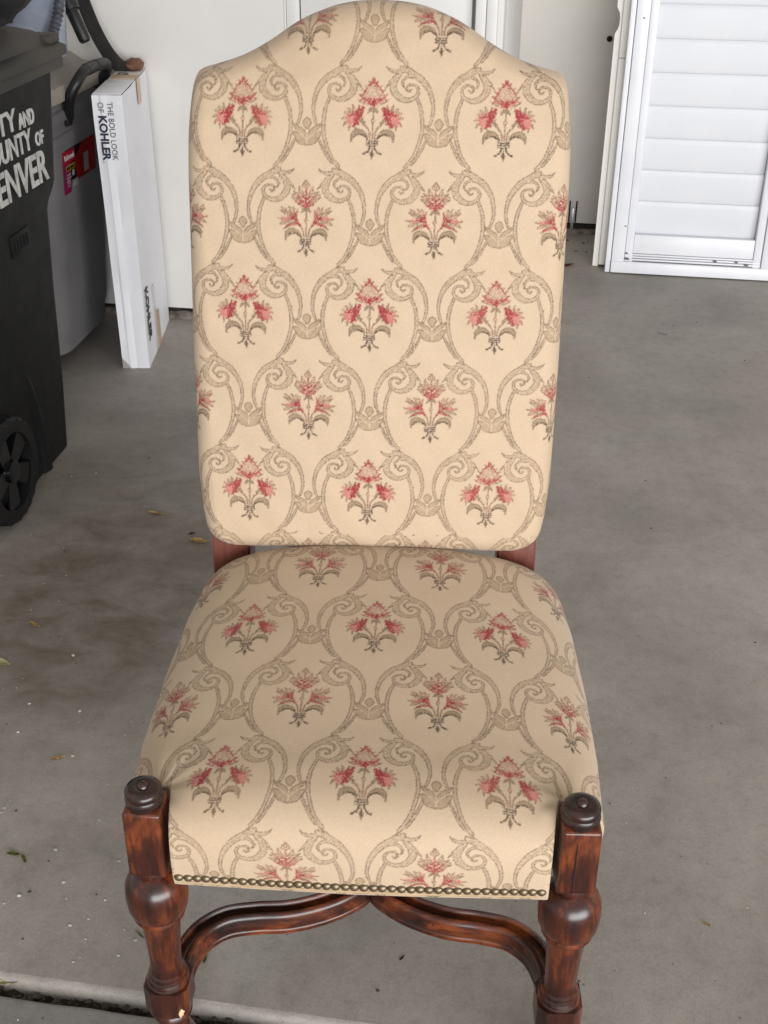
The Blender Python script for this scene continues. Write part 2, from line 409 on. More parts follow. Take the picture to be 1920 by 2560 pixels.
# closet door with its trim
px = lambda x: on_gy((x, 0), 3.49)[0]
dr = empty('closet_door', g2w((px(745) + px(1183)) / 2, 3.50), -GA)
tag(dr, 'white painted closet door behind the chair, dark gap along its edge', 'door')
xc = (px(745) + px(1183)) / 2
box('door_slab', (0, 0.025, 1.03), (px(1180) - px(747), 0.035, 1.99), M['trim'], dr, 0.003)
for nm, x0, x1, y, th in (('jamb', px(712), px(744), 0.004, 0.05), ('casing', px(1191), px(1219), -0.022, 0.03), ('casing', px(1219.3), px(1247), -0.027, 0.035)):
    box(nm, ((x0 + x1) / 2 - xc, y + th / 2 - 0.003, 1.03), (x1 - x0, th, 2.02), M['trim'], dr, 0.004)
box('casing', ((px(706.5) + px(711)) / 2 - xc, 0.02, 1.03), (px(711) - px(706.5), 0.03, 2.02), M['trim'], dr, 0.001)
box('head_casing', ((px(712) + px(1247)) / 2 - xc, -0.005, 2.09), (px(1247) - px(712), 0.03, 0.075), M['trim'], dr, 0.004)
for zz, hh in ((0.55, 0.72), (1.45, 0.86)):
    box('door_panel', (0, 0.006, zz), (0.28, 0.006, hh), M['trim'], dr, 0.002)
hb = bmesh.new(); bmesh.ops.create_uvsphere(hb, u_segments=16, v_segments=10, radius=0.027); bmesh.ops.translate(hb, vec=(0.17, -0.045, 0.86), verts=hb.verts[:])
bm_tube(hb, [(0.17, -0.03, 0.86), (0.17, 0.01, 0.86)], 0.010)
from_bm('door_knob', hb, M['brass'], dr)

# ------------------------------------------------------------------ tapestry pattern (drawn once as a repeat, then carried as a colour on the cloth's vertices)
TW, TH = 1355.0, 2220.0
PX = 0.1637; PY = 0.2426
RES = 2.5
NW, NH = int(TW / RES), int(TH / RES)
def field(): return np.full((NH, NW), -99.0, np.float32)
def disc(F, x, y, r):
    for sx in (-TW, 0, TW):
        for sy in (-TH, 0, TH):
            cx, cy = (x + sx) / RES, (y + sy) / RES; R = r / RES + 2
            i0, i1 = max(0, int(cx - R)), min(NW, int(cx + R) + 2); j0, j1 = max(0, int(cy - R)), min(NH, int(cy + R) + 2)
            if i0 >= i1 or j0 >= j1: continue
            yy, xx = np.mgrid[j0:j1, i0:i1]
            v = r - RES * np.sqrt((xx - cx) ** 2 + (yy - cy) ** 2)
            np.maximum(F[j0:j1, i0:i1], v, out=F[j0:j1, i0:i1])
def stroke(F, pts, w, dx=0, dy=0, mirror=None):
    c = smooth_curve(pts, 6); m = len(c)
    ws = np.interp(np.linspace(0, 1, m), np.linspace(0, 1, len(w)), w) if hasattr(w, '__len__') else [w] * m
    for i in range(m - 1):
        L = np.hypot(*(c[i + 1] - c[i])); k = max(1, int(L / max(4, ws[i] * 0.3)))
        for t in range(k):
            p = c[i] + (c[i + 1] - c[i]) * t / k; r = 0.5 * (ws[i] + (ws[i + 1] - ws[i]) * t / k)
            x = p[0] if mirror is None else 2 * mirror - p[0]
            disc(F, x + dx, p[1] + dy, r)
FT, FS, FG, FD, FK, FR, FL, FC, FM = (field() for _ in range(9))     # scrolls, thin sepia, grey leaf, dark, pink, red
CXm = 712.0
def both(F, pts, w, dx, dy):
    stroke(F, pts, w, dx, dy); stroke(F, pts, w, dx, dy, CXm)
def lattice(dx, dy):
    b = lambda p, w, F=FT: both(F, p, [k_ * .84 for k_ in w], dx, dy)
    b([(425, 140), (330, 190), (225, 265), (145, 375), (108, 490), (98, 600), (112, 690), (135, 760)], [60, 84, 84, 66, 52, 44, 42, 36])
    b([(440, 200), (500, 290), (505, 380), (440, 460), (355, 482), (280, 445), (255, 385), (280, 330), (340, 318), (378, 355), (352, 392), (325, 365)], [50, 80, 92, 84, 62, 50, 42, 36, 34, 30, 26, 22])
    b([(300, 235), (370, 235), (420, 290), (400, 350)], [44, 40, 34, 26])
    b([(400, 165), (470, 180), (540, 170), (590, 128)], [58, 56, 40, 8])
    b([(480, 230), (535, 290), (600, 368)], [56, 48, 8])
    b([(230, 240), (330, 165), (410, 88)], [24, 38, 8])
    b([(262, 470), (222, 590), (204, 720), (208, 840), (235, 960), (275, 1075), (325, 1160), (370, 1215)], [44, 50, 52, 54, 48, 46, 48, 50])
    b([(160, 920), (205, 1020), (255, 1110), (310, 1180)], [34, 40, 40, 40])
def lotus(dx, dy):
    cx = CXm - TW / 2
    for m in (None, cx):
        s = lambda p, w, F=FL: stroke(F, p, w, dx, dy, m)
        s([(cx + 6, 885), (95, 838), (178, 748)], [34, 84, 24])
        s([(cx + 8, 948), (95, 918), (178, 842)], [80, 108, 34])
        s([(cx + 2, 912), (90, 868), (182, 800)], [10, 10, 8], FC)
    stroke(FC, [(cx, 830), (cx, 960)], [12, 12], dx, dy)
    stroke(FL, [(cx, 685), (cx, 735), (cx, 805)], [14, 96, 30], dx, dy)
    stroke(FL, [(cx, 950), (cx, 990)], [30, 6], dx, dy)
def stemwork(dx, dy):
    b = lambda F, p, w: both(F, p, w, dx, dy)
    stroke(FS, [(712, 905), (714, 780), (718, 560)], 13, dx, dy)
    stroke(FS, [(712, 730), (712, 700)], [10, 44], dx, dy)
    b(FS, [(690, 900), (672, 810), (610, 735)], [13, 13, 18])
    b(FG, [(655, 885), (610, 838), (545, 828), (505, 868), (496, 945)], [26, 54, 62, 44, 10])
    b(FD, [(660, 900), (605, 860), (545, 868), (510, 905)], [16, 17, 15, 7])
    b(FG, [(715, 575), (690, 590), (660, 625)], [22, 40, 12])
    for yy, w in ((925, 18), (950, 20), (975, 18)):
        stroke(FD, [(655, yy), (712, yy + 6), (772, yy - 2)], w, dx, dy)
    b(FD, [(690, 985), (672, 1035), (618, 1072)], [22, 18, 24])
    stroke(FD, [(712, 985), (712, 1040)], [12, 10], dx, dy)
    stroke(FG, [(712, 1030), (712, 1070), (712, 1128)], [12, 44, 6], dx, dy)
    stroke(FD, [(712, 1040), (712, 1075), (712, 1100)], [6, 18, 6], dx, dy)
def bouquet_dense(dx, dy):
    stemwork(dx, dy)
    b = lambda F, p, w: both(F, p, w, dx, dy)
    stroke(FM, [(722, 300), (722, 390), (722, 455), (720, 500)], [30, 140, 200, 110], dx, dy)       # speckled heart
    b(FK, [(704, 545), (640, 505), (590, 455)], [34, 46, 14])
    stroke(FK, [(720, 470), (720, 548)], [60, 40], dx, dy)
    b(FK, [(722, 300), (690, 330)], [24, 30])
    b(FR, [(716, 538), (640, 490), (570, 428)], [24, 26, 8])
    b(FR, [(700, 505), (655, 472), (640, 455)], [22, 14, 6])
    b(FR, [(722, 258), (694, 306), (652, 346)], [12, 30, 8])
    b(FR, [(652, 352), (622, 396), (612, 425)], [15, 12, 6])
    b(FR, [(600, 475), (580, 492)], [14, 8])
    stroke(FR, [(718, 480), (718, 548)], [12, 30], dx, dy)
    b(FS, [(600, 430), (560, 430)], [14, 5]); b(FS, [(640, 350), (620, 330)], [13, 5]); b(FS, [(680, 300), (655, 285)], [12, 5]); b(FS, [(610, 385), (580, 372)], [13, 5])
    b(FS, [(640, 530), (580, 505), (552, 478)], [12, 14, 6])
    for ang in range(10, 370, 32):                        # spiky side flowers
        a = math.radians(ang); c, s = math.cos(a), math.sin(a); rr = 1 + .16 * math.sin(ang * 7.3)
        b(FS, [(508 + 58 * c, 672 + 62 * s), (508 + 84 * c - 12 * s, 672 + 95 * s + 12 * c), (508 + 116 * c * rr, 672 + 130 * s * rr)], [22, 28, 7])
    b(FK, [(550, 650), (500, 690), (480, 745)], [90, 130, 60])
    b(FK, [(520, 640), (470, 650)], [50, 20])
    b(FR, [(606, 570), (575, 612), (525, 636), (462, 655)], [34, 66, 44, 12])
    b(FR, [(580, 640), (556, 690), (545, 722), (505, 775)], [56, 40, 54, 12])
    b(FR, [(545, 690), (520, 695)], [26, 10])
    b(FG, [(628, 735), (598, 712), (575, 700)], [22, 40, 16])
def bouquet_star(dx, dy):
    stemwork(dx, dy)
    b = lambda F, p, w: both(F, p, w, dx, dy)
    for p in ([(712, 470), (640, 420), (575, 385)], [(700, 430), (655, 380), (640, 325)], [(712, 350), (688, 318), (712, 258)], [(690, 520), (620, 490), (556, 446)], [(640, 470), (600, 430), (560, 420)]):
        b(FS, p, [10, 36, 7])
    stroke(FK, [(712, 400), (712, 500)], [12, 44], dx, dy)
    for p in ([(712, 560), (712, 470), (712, 356)], [(712, 540), (668, 490), (630, 436)], [(712, 562), (650, 532), (604, 500)]):
        b(FR, p, [28, 22, 6])
    b(FR, [(690, 470), (672, 430)], [14, 5])
    for p in ([(590, 690), (500, 640), (436, 596)], [(590, 700), (490, 700), (412, 690)], [(600, 660), (560, 600), (520, 552)], [(600, 720), (530, 762), (474, 812)], [(560, 640), (480, 590), (450, 556)], [(540, 720), (470, 740), (430, 762)], [(590, 640), (580, 590), (575, 560)]):
        b(FS, p, [14, 34, 7])
    b(FK, [(560, 690), (490, 690), (450, 680)], [22, 44, 14])
    for p in ([(618, 715), (575, 690), (512, 678)], [(612, 700), (610, 640), (622, 586)], [(630, 738), (565, 760), (504, 782)], [(600, 690), (575, 660), (560, 650)]):
        b(FR, p, [26, 24, 6])
    b(FR, [(610, 720), (650, 770), (668, 800)], [20, 11, 5])
for k, (dx, dy) in enumerate(((0, 0), (TW / 2, TH / 2))):
    lattice(dx, dy); lotus(dx, dy)
    (bouquet_dense if k == 0 else bouquet_star)(dx, dy)

def lc(r, g, b): return np.array(lin(r, g, b)[:3], np.float32)
CREAM, TAUPE, LINE, INNER = lc(205, 181, 151), lc(186, 161, 130), lc(112, 89, 66), lc(208, 185, 156)
yy, xx = np.mgrid[0:NH, 0:NW]
rn = RNG.random((NH, NW)).astype(np.float32)
def soft(a, r=1):
    for _ in range(r):
        a = (a + np.roll(a, 1, 0) + np.roll(a, -1, 0) + np.roll(a, 1, 1) + np.roll(a, -1, 1)) / 5
    return a
grain = soft(rn, 2); grain = (grain - grain.mean()) / grain.std()
img = np.tile(CREAM, (NH, NW, 1)) * (1 + 0.015 * grain[..., None])
def over(mask, col, op=1.0):
    global img
    m = np.clip(mask, 0, 1)[..., None] * op
    img = img * (1 - m) + col * m
def inside(F, e=0.0, jit=2.0): return np.clip((F - e + jit * grain) / RES + 0.5, 0, 1)
over(inside(FT, 0, 2), LINE, 0.9)
over(inside(FT, 9, 2), INNER, 0.9)
over(inside(FT, 15, 4), TAUPE)
over(inside(FT, 14) * (grain > 0.75), LINE, 0.5)
over(inside(FT, 14) * (grain < -0.8), INNER, 0.7)
over(inside(FL, 0, 2), LINE, 0.85); over(inside(FL, 9, 2), TAUPE); over(inside(FL, 7) * (grain > 0.6), LINE, 0.5); over(inside(FC), INNER, 0.95)
over(inside(FS, -2, 3), lc(128, 96, 74), 0.9); over(inside(FS, 8, 3), lc(214, 176, 146), 0.8)
over(inside(FK, 0, 12), lc(200, 128, 116), 0.85); over(inside(FK, 10, 12) * (grain > 0.9), lc(176, 60, 66), 0.7)
over(inside(FG, 0, 4), lc(112, 92, 70), 0.9); over(inside(FG, 10, 6), lc(182, 156, 124), 0.75); over(inside(FG, 8) * (grain > .6), lc(112, 92, 70), .6)
over(inside(FM, 0, 10) * (grain > -0.3), lc(190, 146, 122), 0.8); over(inside(FM, 0, 10) * (grain > 0.7), lc(132, 92, 76), 0.8)
over(inside(FR, -2, 8) * np.where(grain < -1.1, .35, 1), lc(152, 36, 46), .95)
over(inside(FD, 0, 4), lc(74, 54, 42), 0.95)
img = img * np.array([0.80, 0.805, 0.83], np.float32)
img = np.stack([soft(img[..., i], 1) for i in range(3)], -1).astype(np.float32)
BIND_Y = 955.0
def pattern_rgb(u, v):
    """u across in metres from a bouquet axis, v up the cloth in metres from a bouquet's binding"""
    x = ((u / PX * TW + CXm) / RES) % NW; y = ((BIND_Y - v / PY * TH) / RES) % NH
    i0 = np.floor(x).astype(int); j0 = np.floor(y).astype(int); fx = (x - i0)[..., None]; fy = (y - j0)[..., None]
    i0 %= NW; j0 %= NH; i1 = (i0 + 1) % NW; j1 = (j0 + 1) % NH
    return (img[j0, i0] * (1 - fx) + img[j0, i1] * fx) * (1 - fy) + (img[j1, i0] * (1 - fx) + img[j1, i1] * fx) * fy

def grid_mesh(name, P, rgb, mat, parent, cap=None):
    nr, nc = P.shape[:2]
    me = bpy.data.meshes.new(name)
    V = P.reshape(-1, 3)
    idx = np.arange(nr * nc).reshape(nr, nc)
    Q = np.stack([idx[:-1, :-1], idx[:-1, 1:], idx[1:, 1:], idx[1:, :-1]], -1).reshape(-1, 4)
    extra = []
    C = rgb.reshape(-1, 3)
    if cap is not None:                                   # close the hidden side with a fan
        loop = np.concatenate([idx[0, :], idx[1:, -1], idx[-1, -2::-1], idx[-2:0:-1, 0]])
        V = np.vstack([V, cap]); ci = len(V) - 1; C = np.vstack([C, C[:1]])
        extra = [(int(loop[(k + 1) % len(loop)]), int(loop[k]), ci) for k in range(len(loop))]
    nq, nt = len(Q), len(extra)
    me.vertices.add(len(V)); me.vertices.foreach_set('co', V.astype(np.float32).ravel())
    li = np.concatenate([Q.ravel(), np.array(extra, int).ravel()]) if nt else Q.ravel()
    me.loops.add(len(li)); me.loops.foreach_set('vertex_index', li.astype(np.int32))
    me.polygons.add(nq + nt)
    me.polygons.foreach_set('loop_start', np.concatenate([np.arange(nq) * 4, nq * 4 + np.arange(nt) * 3]).astype(np.int32))
    me.update(calc_edges=True)
    at = me.attributes.new('pattern', 'FLOAT_COLOR', 'POINT')
    at.data.foreach_set('color', np.hstack([C, np.ones((len(C), 1))]).astype(np.float32).ravel())
    me.validate()
    return link(name, me, mat, parent, True)

# ------------------------------------------------------------------ the chair (local: x across, y from the front legs back, z up)
CYAW = -math.radians(2.6)
chair = empty('dining_chair', (-0.023, 0.942, 0), CYAW)
tag(chair, 'tall-backed dining chair in cream floral tapestry with carved dark walnut legs', 'chair')
STEP = 0.001
def waves(x, y, s=0):
    return (np.sin(x * 23 + 1.3 + s) * np.sin(y * 17 + 0.4) + 0.6 * np.sin(x * 41 + y * 29 + s) + 0.5 * np.sin(y * 53 - x * 19 + 2 * s))

# backrest pad
TH_B = math.atan(0.22); CB, SB = math.cos(TH_B), math.sin(TH_B); BX = -0.0135
zs = [.517, .520, .525, .533, .545, .57, .62, .78, .93, 1.01, 1.05, 1.08, 1.105, 1.118, 1.127, 1.1325, 1.135]
ws = [.205, .214, .222, .230, .2355, .240, .2445, .2462, .2455, .2452, .2440, .2418, .2392, .2372, .2348, .2318, .2265]
txs = [0, .03, .057, .09, .107, .137, .16, .18, .2, .22, .25]
tzs = [1.217, 1.2155, 1.2105, 1.1985, 1.190, 1.1705, 1.158, 1.1495, 1.1435, 1.1385, 1.1325]
def top_z(x): return np.interp(np.abs(x), txs, tzs)
k = np.ones(41) / 41
_xs = np.linspace(-0.3, 0.3, 1201); _tz = np.convolve(np.pad(top_z(_xs), 20, 'edge'), k, 'valid')
r, T = 0.026, 0.058
arc = r * math.pi / 2; side = T - r
def edge(sv):                                             # distance past the inner flat -> (outward, depth)
    o = np.where(sv < arc, r * np.sin(np.clip(sv, 0, arc) / r), r)
    d = np.where(sv < arc, r * (1 - np.cos(np.clip(sv, 0, arc) / r)), r + (sv - arc))
    return o, np.where(sv <= 0, 0, d)
flat = 0.2462 - r
A = np.arange(-(flat + arc + side), flat + arc + side + STEP / 2, STEP)
Ao, Ad = edge(np.abs(A) - flat); U = np.sign(A) * np.where(np.abs(A) <= flat, np.abs(A), flat + Ao) / 0.2462
Hn = 1.135 - 0.517
flatz = Hn - 2 * r
B = np.arange(-(arc + side), flatz + arc + side + STEP / 2, STEP * 0.95)
lo_o, lo_d = edge(-B); hi_o, hi_d = edge(B - flatz)
FZ = (r + np.where(B < 0, -lo_o, np.where(B > flatz, flatz + hi_o, B))) / Hn
Bd = np.where(B < 0, lo_d, np.where(B > flatz, hi_d, 0))
ZN = 0.517 + FZ * Hn
W = np.interp(ZN, zs, ws)
X = U[None, :] * W[:, None]
ZB = 0.518 + 0.012 * np.clip(np.abs(X) - 0.17, 0, 1) + 0.004 * (X > 0) * np.abs(X) / 0.2
ZT = np.interp(X, _xs, _tz) + 0.0045
Z = ZB + FZ[:, None] * (ZT - ZB)
D = T * (1 - (1 - np.minimum(Ad / T, 1))[None, :] * (1 - np.minimum(Bd / T, 1))[:, None])
bul = 0.016 * np.clip(1 - (X / 0.245) ** 2, 0, 1) * np.clip(1 - (2 * FZ[:, None] - 1) ** 4, 0, 1)
bul = bul + 0.0006 * waves(X * 3, Z * 3) * np.clip(1 - D / T, 0, 1)
off = 0.022 - D + bul - 0.020 * np.clip(1 - (ZT - Z) / 0.10, 0, 1) ** 2
q = (Z - 0.535) / CB
P = np.stack([X + BX, 0.455 + q * SB - CB * off, 0.535 + q * CB + SB * off], -1)
UA = np.where(np.abs(A) <= flat, np.abs(A), flat + (np.abs(A) - flat))
pu = (np.sign(A) * UA)[None, :] * (W / 0.2462)[:, None] + 0.006
sl = B[:, None] / flatz * (flatz * (ZT - ZB) / Hn) / CB
bind0 = (0.8175 - 0.517 - r) / CB
pv = sl - bind0 * (1.0)
pv = np.where(B[:, None] < 0, B[:, None] / CB - bind0, pv)
# keep the weave straight across the cloth: the crest must not stretch the repeat
pv = np.where(B[:, None] < 0, pv, (Z - 0.8175) / CB + np.where(B > flatz, (B - flatz) - hi_o, 0)[:, None])
jx = 0.00025 * RNG.standard_normal(P.shape[:2]); jy = 0.00025 * RNG.standard_normal(P.shape[:2])
rgb = pattern_rgb(pu + jx + 0.0012 * np.sin(pv * 14), pv + jy)
cap = np.array([[BX, 0.455 + (0.85 - 0.535) * 0.22 + 0.045, 0.85]])
grid_mesh('backrest', P, rgb, M['fabric'], chair, cap)

# seat cushion
prof = [(-.030, .3640), (-.034, .378), (-.0365, .40), (-.0365, .425), (-.031, .448), (-.018, .466), (.004, .479), (.035, .486), (.075, .4895), (.118, .494), (.18, .504), (.237, .513), (.30, .522), (.36, .531), (.405, .536), (.435, .533), (.455, .518), (.465, .49), (.467, .44), (.467, .40)]
pc = np.array(smooth_curve(prof, 40)); L = np.concatenate([[0], np.cumsum(np.hypot(*np.diff(pc, axis=0).T))])
Sv = np.arange(0, L[-1], STEP * 0.95); YC = np.interp(Sv, L, pc[:, 0]); ZC = np.interp(Sv, L, pc[:, 1])
xprof = [(0, 0), (.06, .0006), (.11, .0025), (.15, .006), (.18, .0105), (.205, .0155), (.232, .0235), (.256, .036), (.272, .052), (.279, .070), (.277, .088), (.270, .104), (.262, .118)]
xc_ = np.array(smooth_curve(xprof, 20)); XL = np.concatenate([[0], np.cumsum(np.hypot(*np.diff(xc_, axis=0).T))])
XA = np.arange(-XL[-1], XL[-1] + STEP / 2, STEP)
XX = np.sign(XA) * np.interp(np.abs(XA), XL, xc_[:, 0]); DR = np.interp(np.abs(XA), XL, xc_[:, 1])
wy = np.interp(YC, [-.04, .13, .24, .35, .42, .45, .464], [.985, 1.0, .988, .962, .928, .895, .86])
Xs = XX[None, :] * wy[:, None]
ZBOT = 0.3640
Zs = ZBOT + (ZC[:, None] - ZBOT) * (1 - np.clip(DR / 0.124, 0, 1))[None, :]
frontness = np.clip((0.05 - YC) / 0.06, 0, 1)[:, None]
t = np.clip((np.abs(Xs) - 0.2075) / 0.014, 0, 1); t = t * t * (3 - 2 * t)
yf = -0.05 + t * 0.081
soft_max = lambda a, b, k: 0.5 * (a + b + np.sqrt((a - b) ** 2 + k * k))
Ys = np.where(t > 0, soft_max(np.broadcast_to(YC[:, None], yf.shape), yf, 0.004), YC[:, None])
Ys = Ys - 0.004 * (np.abs(Xs) < 0.2) * np.cos(np.clip(Xs / 0.2, -1, 1) * math.pi / 2) * np.clip((0.02 - YC[:, None]) / 0.05, 0, 1)
# puckers where the cloth is pulled down round the front posts
dl = np.hypot(np.abs(Xs) - 0.235, Ys - 0.03)
Zs = Zs - 0.010 * np.exp(-(dl / 0.03) ** 2) + 0.00025 * waves(Xs * 1.6, YC[:, None] * 1.6, 1)
puck = np.exp(-(dl / 0.055) ** 2) * np.sin(np.arctan2(Ys - 0.03, np.abs(Xs) - 0.235) * 8 + Xs * 40) * 0.0013
Zs = Zs + puck
Ps = np.stack([Xs, Ys, Zs], -1)
s237 = np.interp(0.237, YC[:np.argmax(YC)], Sv[:np.argmax(YC)])
pus = XA[None, :] * wy[:, None] + 0 * Sv[:, None]
pvs = np.broadcast_to((Sv - s237)[:, None], pus.shape)
# the cloth was laid on slightly crooked at the corners
pvs2 = pvs - 0.30 * np.clip(np.abs(pus) - 0.19, 0, 1) * np.clip((0.1 - pvs), -0.2, 0.4)
rgb = pattern_rgb(pus - 0.001 + 0.00025 * RNG.standard_normal(pus.shape), pvs2 + 0.00025 * RNG.standard_normal(pus.shape))
seat = grid_mesh('seat', Ps, rgb, M['fabric'], chair, np.array([[0, 0.2, 0.37]]))

# brass nail row along the front seat rail
nb = bmesh.new(); bmesh.ops.create_uvsphere(nb, u_segments=12, v_segments=8, radius=1.0)
bmesh.ops.delete(nb, geom=[v for v in nb.verts if v.co.z < -0.2], context='VERTS')
bmesh.ops.rotate(nb, cent=(0, 0, 0), matrix=Matrix.Rotation(math.pi / 2, 3, 'X'), verts=nb.verts[:])
for v in nb.verts: v.co = Vector((v.co.x * 0.0058, v.co.y * 0.0046, v.co.z * 0.0056))
nail0 = None; NN = 40
for k in range(NN):
    x = -0.2035 + 0.407 * k / (NN - 1)
    if nail0 is None:
        o = from_bm('nail', nb, M['brass'], seat); nail0 = o
    else:
        o = nail0.copy(); COL.objects.link(o); o.parent = seat
    o.location = (x + random.uniform(-.0006, .0006), -0.0345 - 0.004 * math.cos(x / 0.2 * math.pi / 2), 0.3818 + random.uniform(-.0005, .0005))
# piping seam under the nails
pb = bmesh.new(); bm_tube(pb, [(-0.2 + 0.4 * k / 40, -0.0325 - 0.004 * math.cos((-0.2 + 0.4 * k / 40) / 0.2 * math.pi / 2), 0.3725) for k in range(41)], 0.0022, 8)
from_bm('seam', pb, M['seam'], seat)

# front legs
def leg_mesh(sx):
    bm = bmesh.new(); a = 0.0226
    # square post under the cap, edges eased, slightly chamfered shoulders
    bm_box(bm, (0, 0, 0.4125), (2 * a, 2 * a, 0.096), 0.004, 3)
    for v in bm.verts:
        if v.co.z > 0.455: v.co.x *= 0.96; v.co.y *= 0.96
    bm_lathe(bm, [(0.012, 0.370), (0.0205, 0.3645), (0.0218, 0.3605), (0.0212, 0.3575), (0.0190, 0.3555), (0.0185, 0.3535), (0.0215, 0.3520), (0.0270, 0.3478), (0.0322, 0.3415), (0.0358, 0.3335), (0.0364, 0.3250), (0.0369, 0.3165), (0.0362, 0.3080), (0.0355, 0.2995), (0.0325, 0.2925), (0.0298, 0.2880), (0.0304, 0.2862), (0.0308, 0.2835), (0.0292, 0.2805), (0.0255, 0.2785), (0.0240, 0.2740), (0.0229, 0.262), (0.0214, 0.242), (0.0202, 0.220), (0.0194, 0.202), (0.0192, 0.188), (0.0196, 0.182), (0.0225, 0.180), (0.0232, 0.177), (0.0222, 0.174), (0.0245, 0.1725), (0.0258, 0.169), (0.0248, 0.1655), (0.0265, 0.164), (0.0265, 0.158)], 48)
    # block that takes the stretcher: square with canted corners
    c, b = 0.0275, 0.011
    oct_ = [(c, -c + b), (c, c - b), (c - b, c), (-c + b, c), (-c, c - b), (-c, -c + b), (-c + b, -c), (c - b, -c)]
    bm_prism(bm, oct_, 0.121, 0.163)
    bm_lathe(bm, [(0.024, 0.123), (0.0265, 0.1195), (0.0268, 0.116), (0.0245, 0.113), (0.0225, 0.110), (0.0245, 0.107), (0.0255, 0.103), (0.0235, 0.0985), (0.0200, 0.094), (0.0190, 0.085), (0.0205, 0.070), (0.0260, 0.056), (0.0305, 0.042), (0.0320, 0.030), (0.0300, 0.016), (0.0235, 0.004), (0.0215, -0.0036)], 40)
    return bm
def finial_mesh():
    bm = bmesh.new(); a = 0.0222
    bm_lathe(bm, [(0.0200, 0.4590), (0.0218, 0.4660), (0.0216, 0.4690), (0.0196, 0.4708), (0.0192, 0.4722), (0.0208, 0.4742), (0.0212, 0.4775), (0.0200, 0.4812), (0.0172, 0.4838), (0.0130, 0.4850), (0.0085, 0.4848), (0.0066, 0.4842), (0.0058, 0.4862), (0.0040, 0.4885), (0.0018, 0.4896), (0.0005, 0.4898)], 40)
    return bm
for sx in (-1, 1):
    lg = from_bm('leg', leg_mesh(sx), M['walnut'], chair, sharp=35); lg.location = (sx * 0.2425, 0, 0)
    lg.rotation_euler = (0, 0, 0.03 * sx)
    f = from_bm('finial', finial_mesh(), M['walnut_dark'], lg, sharp=35)
    if sx > 0:                                            # drying crack down the right post
        kb_ = bmesh.new(); pts_c = [(-.0045 + .0012 * mnoise.noise(Vector((q_ * 9, 0, 0))), -.0232, .368 + .0078 * q_) for q_ in range(11)]
        bm_tube(kb_, pts_c, [.0003 + .0006 * math.sin(math.pi * q_ / 10) for q_ in range(11)], 6); from_bm('crack', kb_, M['black_gap'], lg)
    if sx < 0:                                            # chipped corner of the left block
        cb = bmesh.new(); bmesh.ops.create_icosphere(cb, subdivisions=2, radius=1)
        for v in cb.verts:
            w = 1 + 0.9 * mnoise.noise(v.co * 2.6 + Vector((3, 1, 0)))
            v.co = Vector((0.0185 + v.co.x * 0.0028 * w + .003 * v.co.z * w, -0.0258 - v.co.y * 0.0022, 0.1280 + v.co.z * 0.0060 * w - v.co.x * 0.003))
        from_bm('chip', cb, M['bare_wood'], lg)
# rear legs / back posts
for sx in (-1, 1):
    bm = bmesh.new(); cx = BX + sx * 0.2045; h = 0.0275
    secs = [(0.0, 0.530, 0.020), (0.16, 0.497, 0.0235), (0.36, 0.481, 0.0235), (0.50, 0.483, 0.0225), (0.60, 0.502, 0.0215), (0.95, 0.577, 0.019)]
    rings = []
    for z, y, d in secs:
        rings.append([bm.verts.new((cx + dx * h, y + dy * d, z)) for dx, dy in ((-1, -1), (1, -1), (1, 1), (-1, 1))])
    for p_, q_ in zip(rings, rings[1:]):
        for k in range(4): bm.faces.new((p_[k], p_[(k + 1) % 4], q_[(k + 1) % 4], q_[k]))
    bm.faces.new(rings[0]); bm.faces.new(rings[-1])
    es = [e for e in bm.edges if abs((e.verts[0].co - e.verts[1].co).z) > 0.05]
    bmesh.ops.bevel(bm, geom=es, offset=0.003, segments=2, affect='EDGES')
    from_bm('rear_leg', bm, M['walnut_plain'], chair)
# seat rails (under the cushion)
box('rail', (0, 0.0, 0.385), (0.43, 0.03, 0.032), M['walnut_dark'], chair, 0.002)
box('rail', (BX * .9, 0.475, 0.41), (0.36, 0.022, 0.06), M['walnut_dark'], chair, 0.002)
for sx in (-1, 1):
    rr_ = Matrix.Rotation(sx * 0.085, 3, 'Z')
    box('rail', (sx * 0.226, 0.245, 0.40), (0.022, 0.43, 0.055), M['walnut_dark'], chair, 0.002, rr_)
# serpentine moulded cross stretchers
mould = [(-.0165, .122), (-.0172, .126), (-.0165, .1295), (-.0150, .1305), (-.0165, .1320), (-.0165, .140), (-.0150, .1435), (-.0150, .1475), (-.0125, .1535), (-.0085, .1552), (-.0060, .1530), (-.0045, .1480), (0, .1462), (.0045, .1480), (.0060, .1530), (.0085, .1552), (.0125, .1535), (.0150, .1475), (.0150, .1435), (.0165, .140), (.0165, .1320), (.0150, .1305), (.0165, .1295), (.0172, .126), (.0165, .122)]
def stretcher(path):
    c = smooth_curve(path, 9); bm = bmesh.new(); rows = []
    for i, p in enumerate(c):
        t_ = c[min(i + 1, len(c) - 1)] - c[max(i - 1, 0)]; t_ /= np.hypot(*t_); nrm = np.array([-t_[1], t_[0]])
        rows.append([bm.verts.new((p[0] + nrm[0] * a_, p[1] + nrm[1] * a_, z_)) for a_, z_ in mould])
    m = len(mould)
    for a_, b_ in zip(rows, rows[1:]):
        for k in range(m): bm.faces.new((a_[k], a_[(k + 1) % m], b_[(k + 1) % m], b_[k]))
    bm.faces.new(rows[0]); bm.faces.new(rows[-1][::-1])
    return from_bm('stretcher', bm, M['walnut_across'], chair, sharp=45)
arm = [(-.236, .018), (-.233, .050), (-.219, .084), (-.190, .109), (-.150, .119), (-.108, .124), (-.066, .138), (-.032, .158), (-.010, .182), (-.003, .232)]
stretcher(arm); stretcher([(-x, y) for x, y in arm])
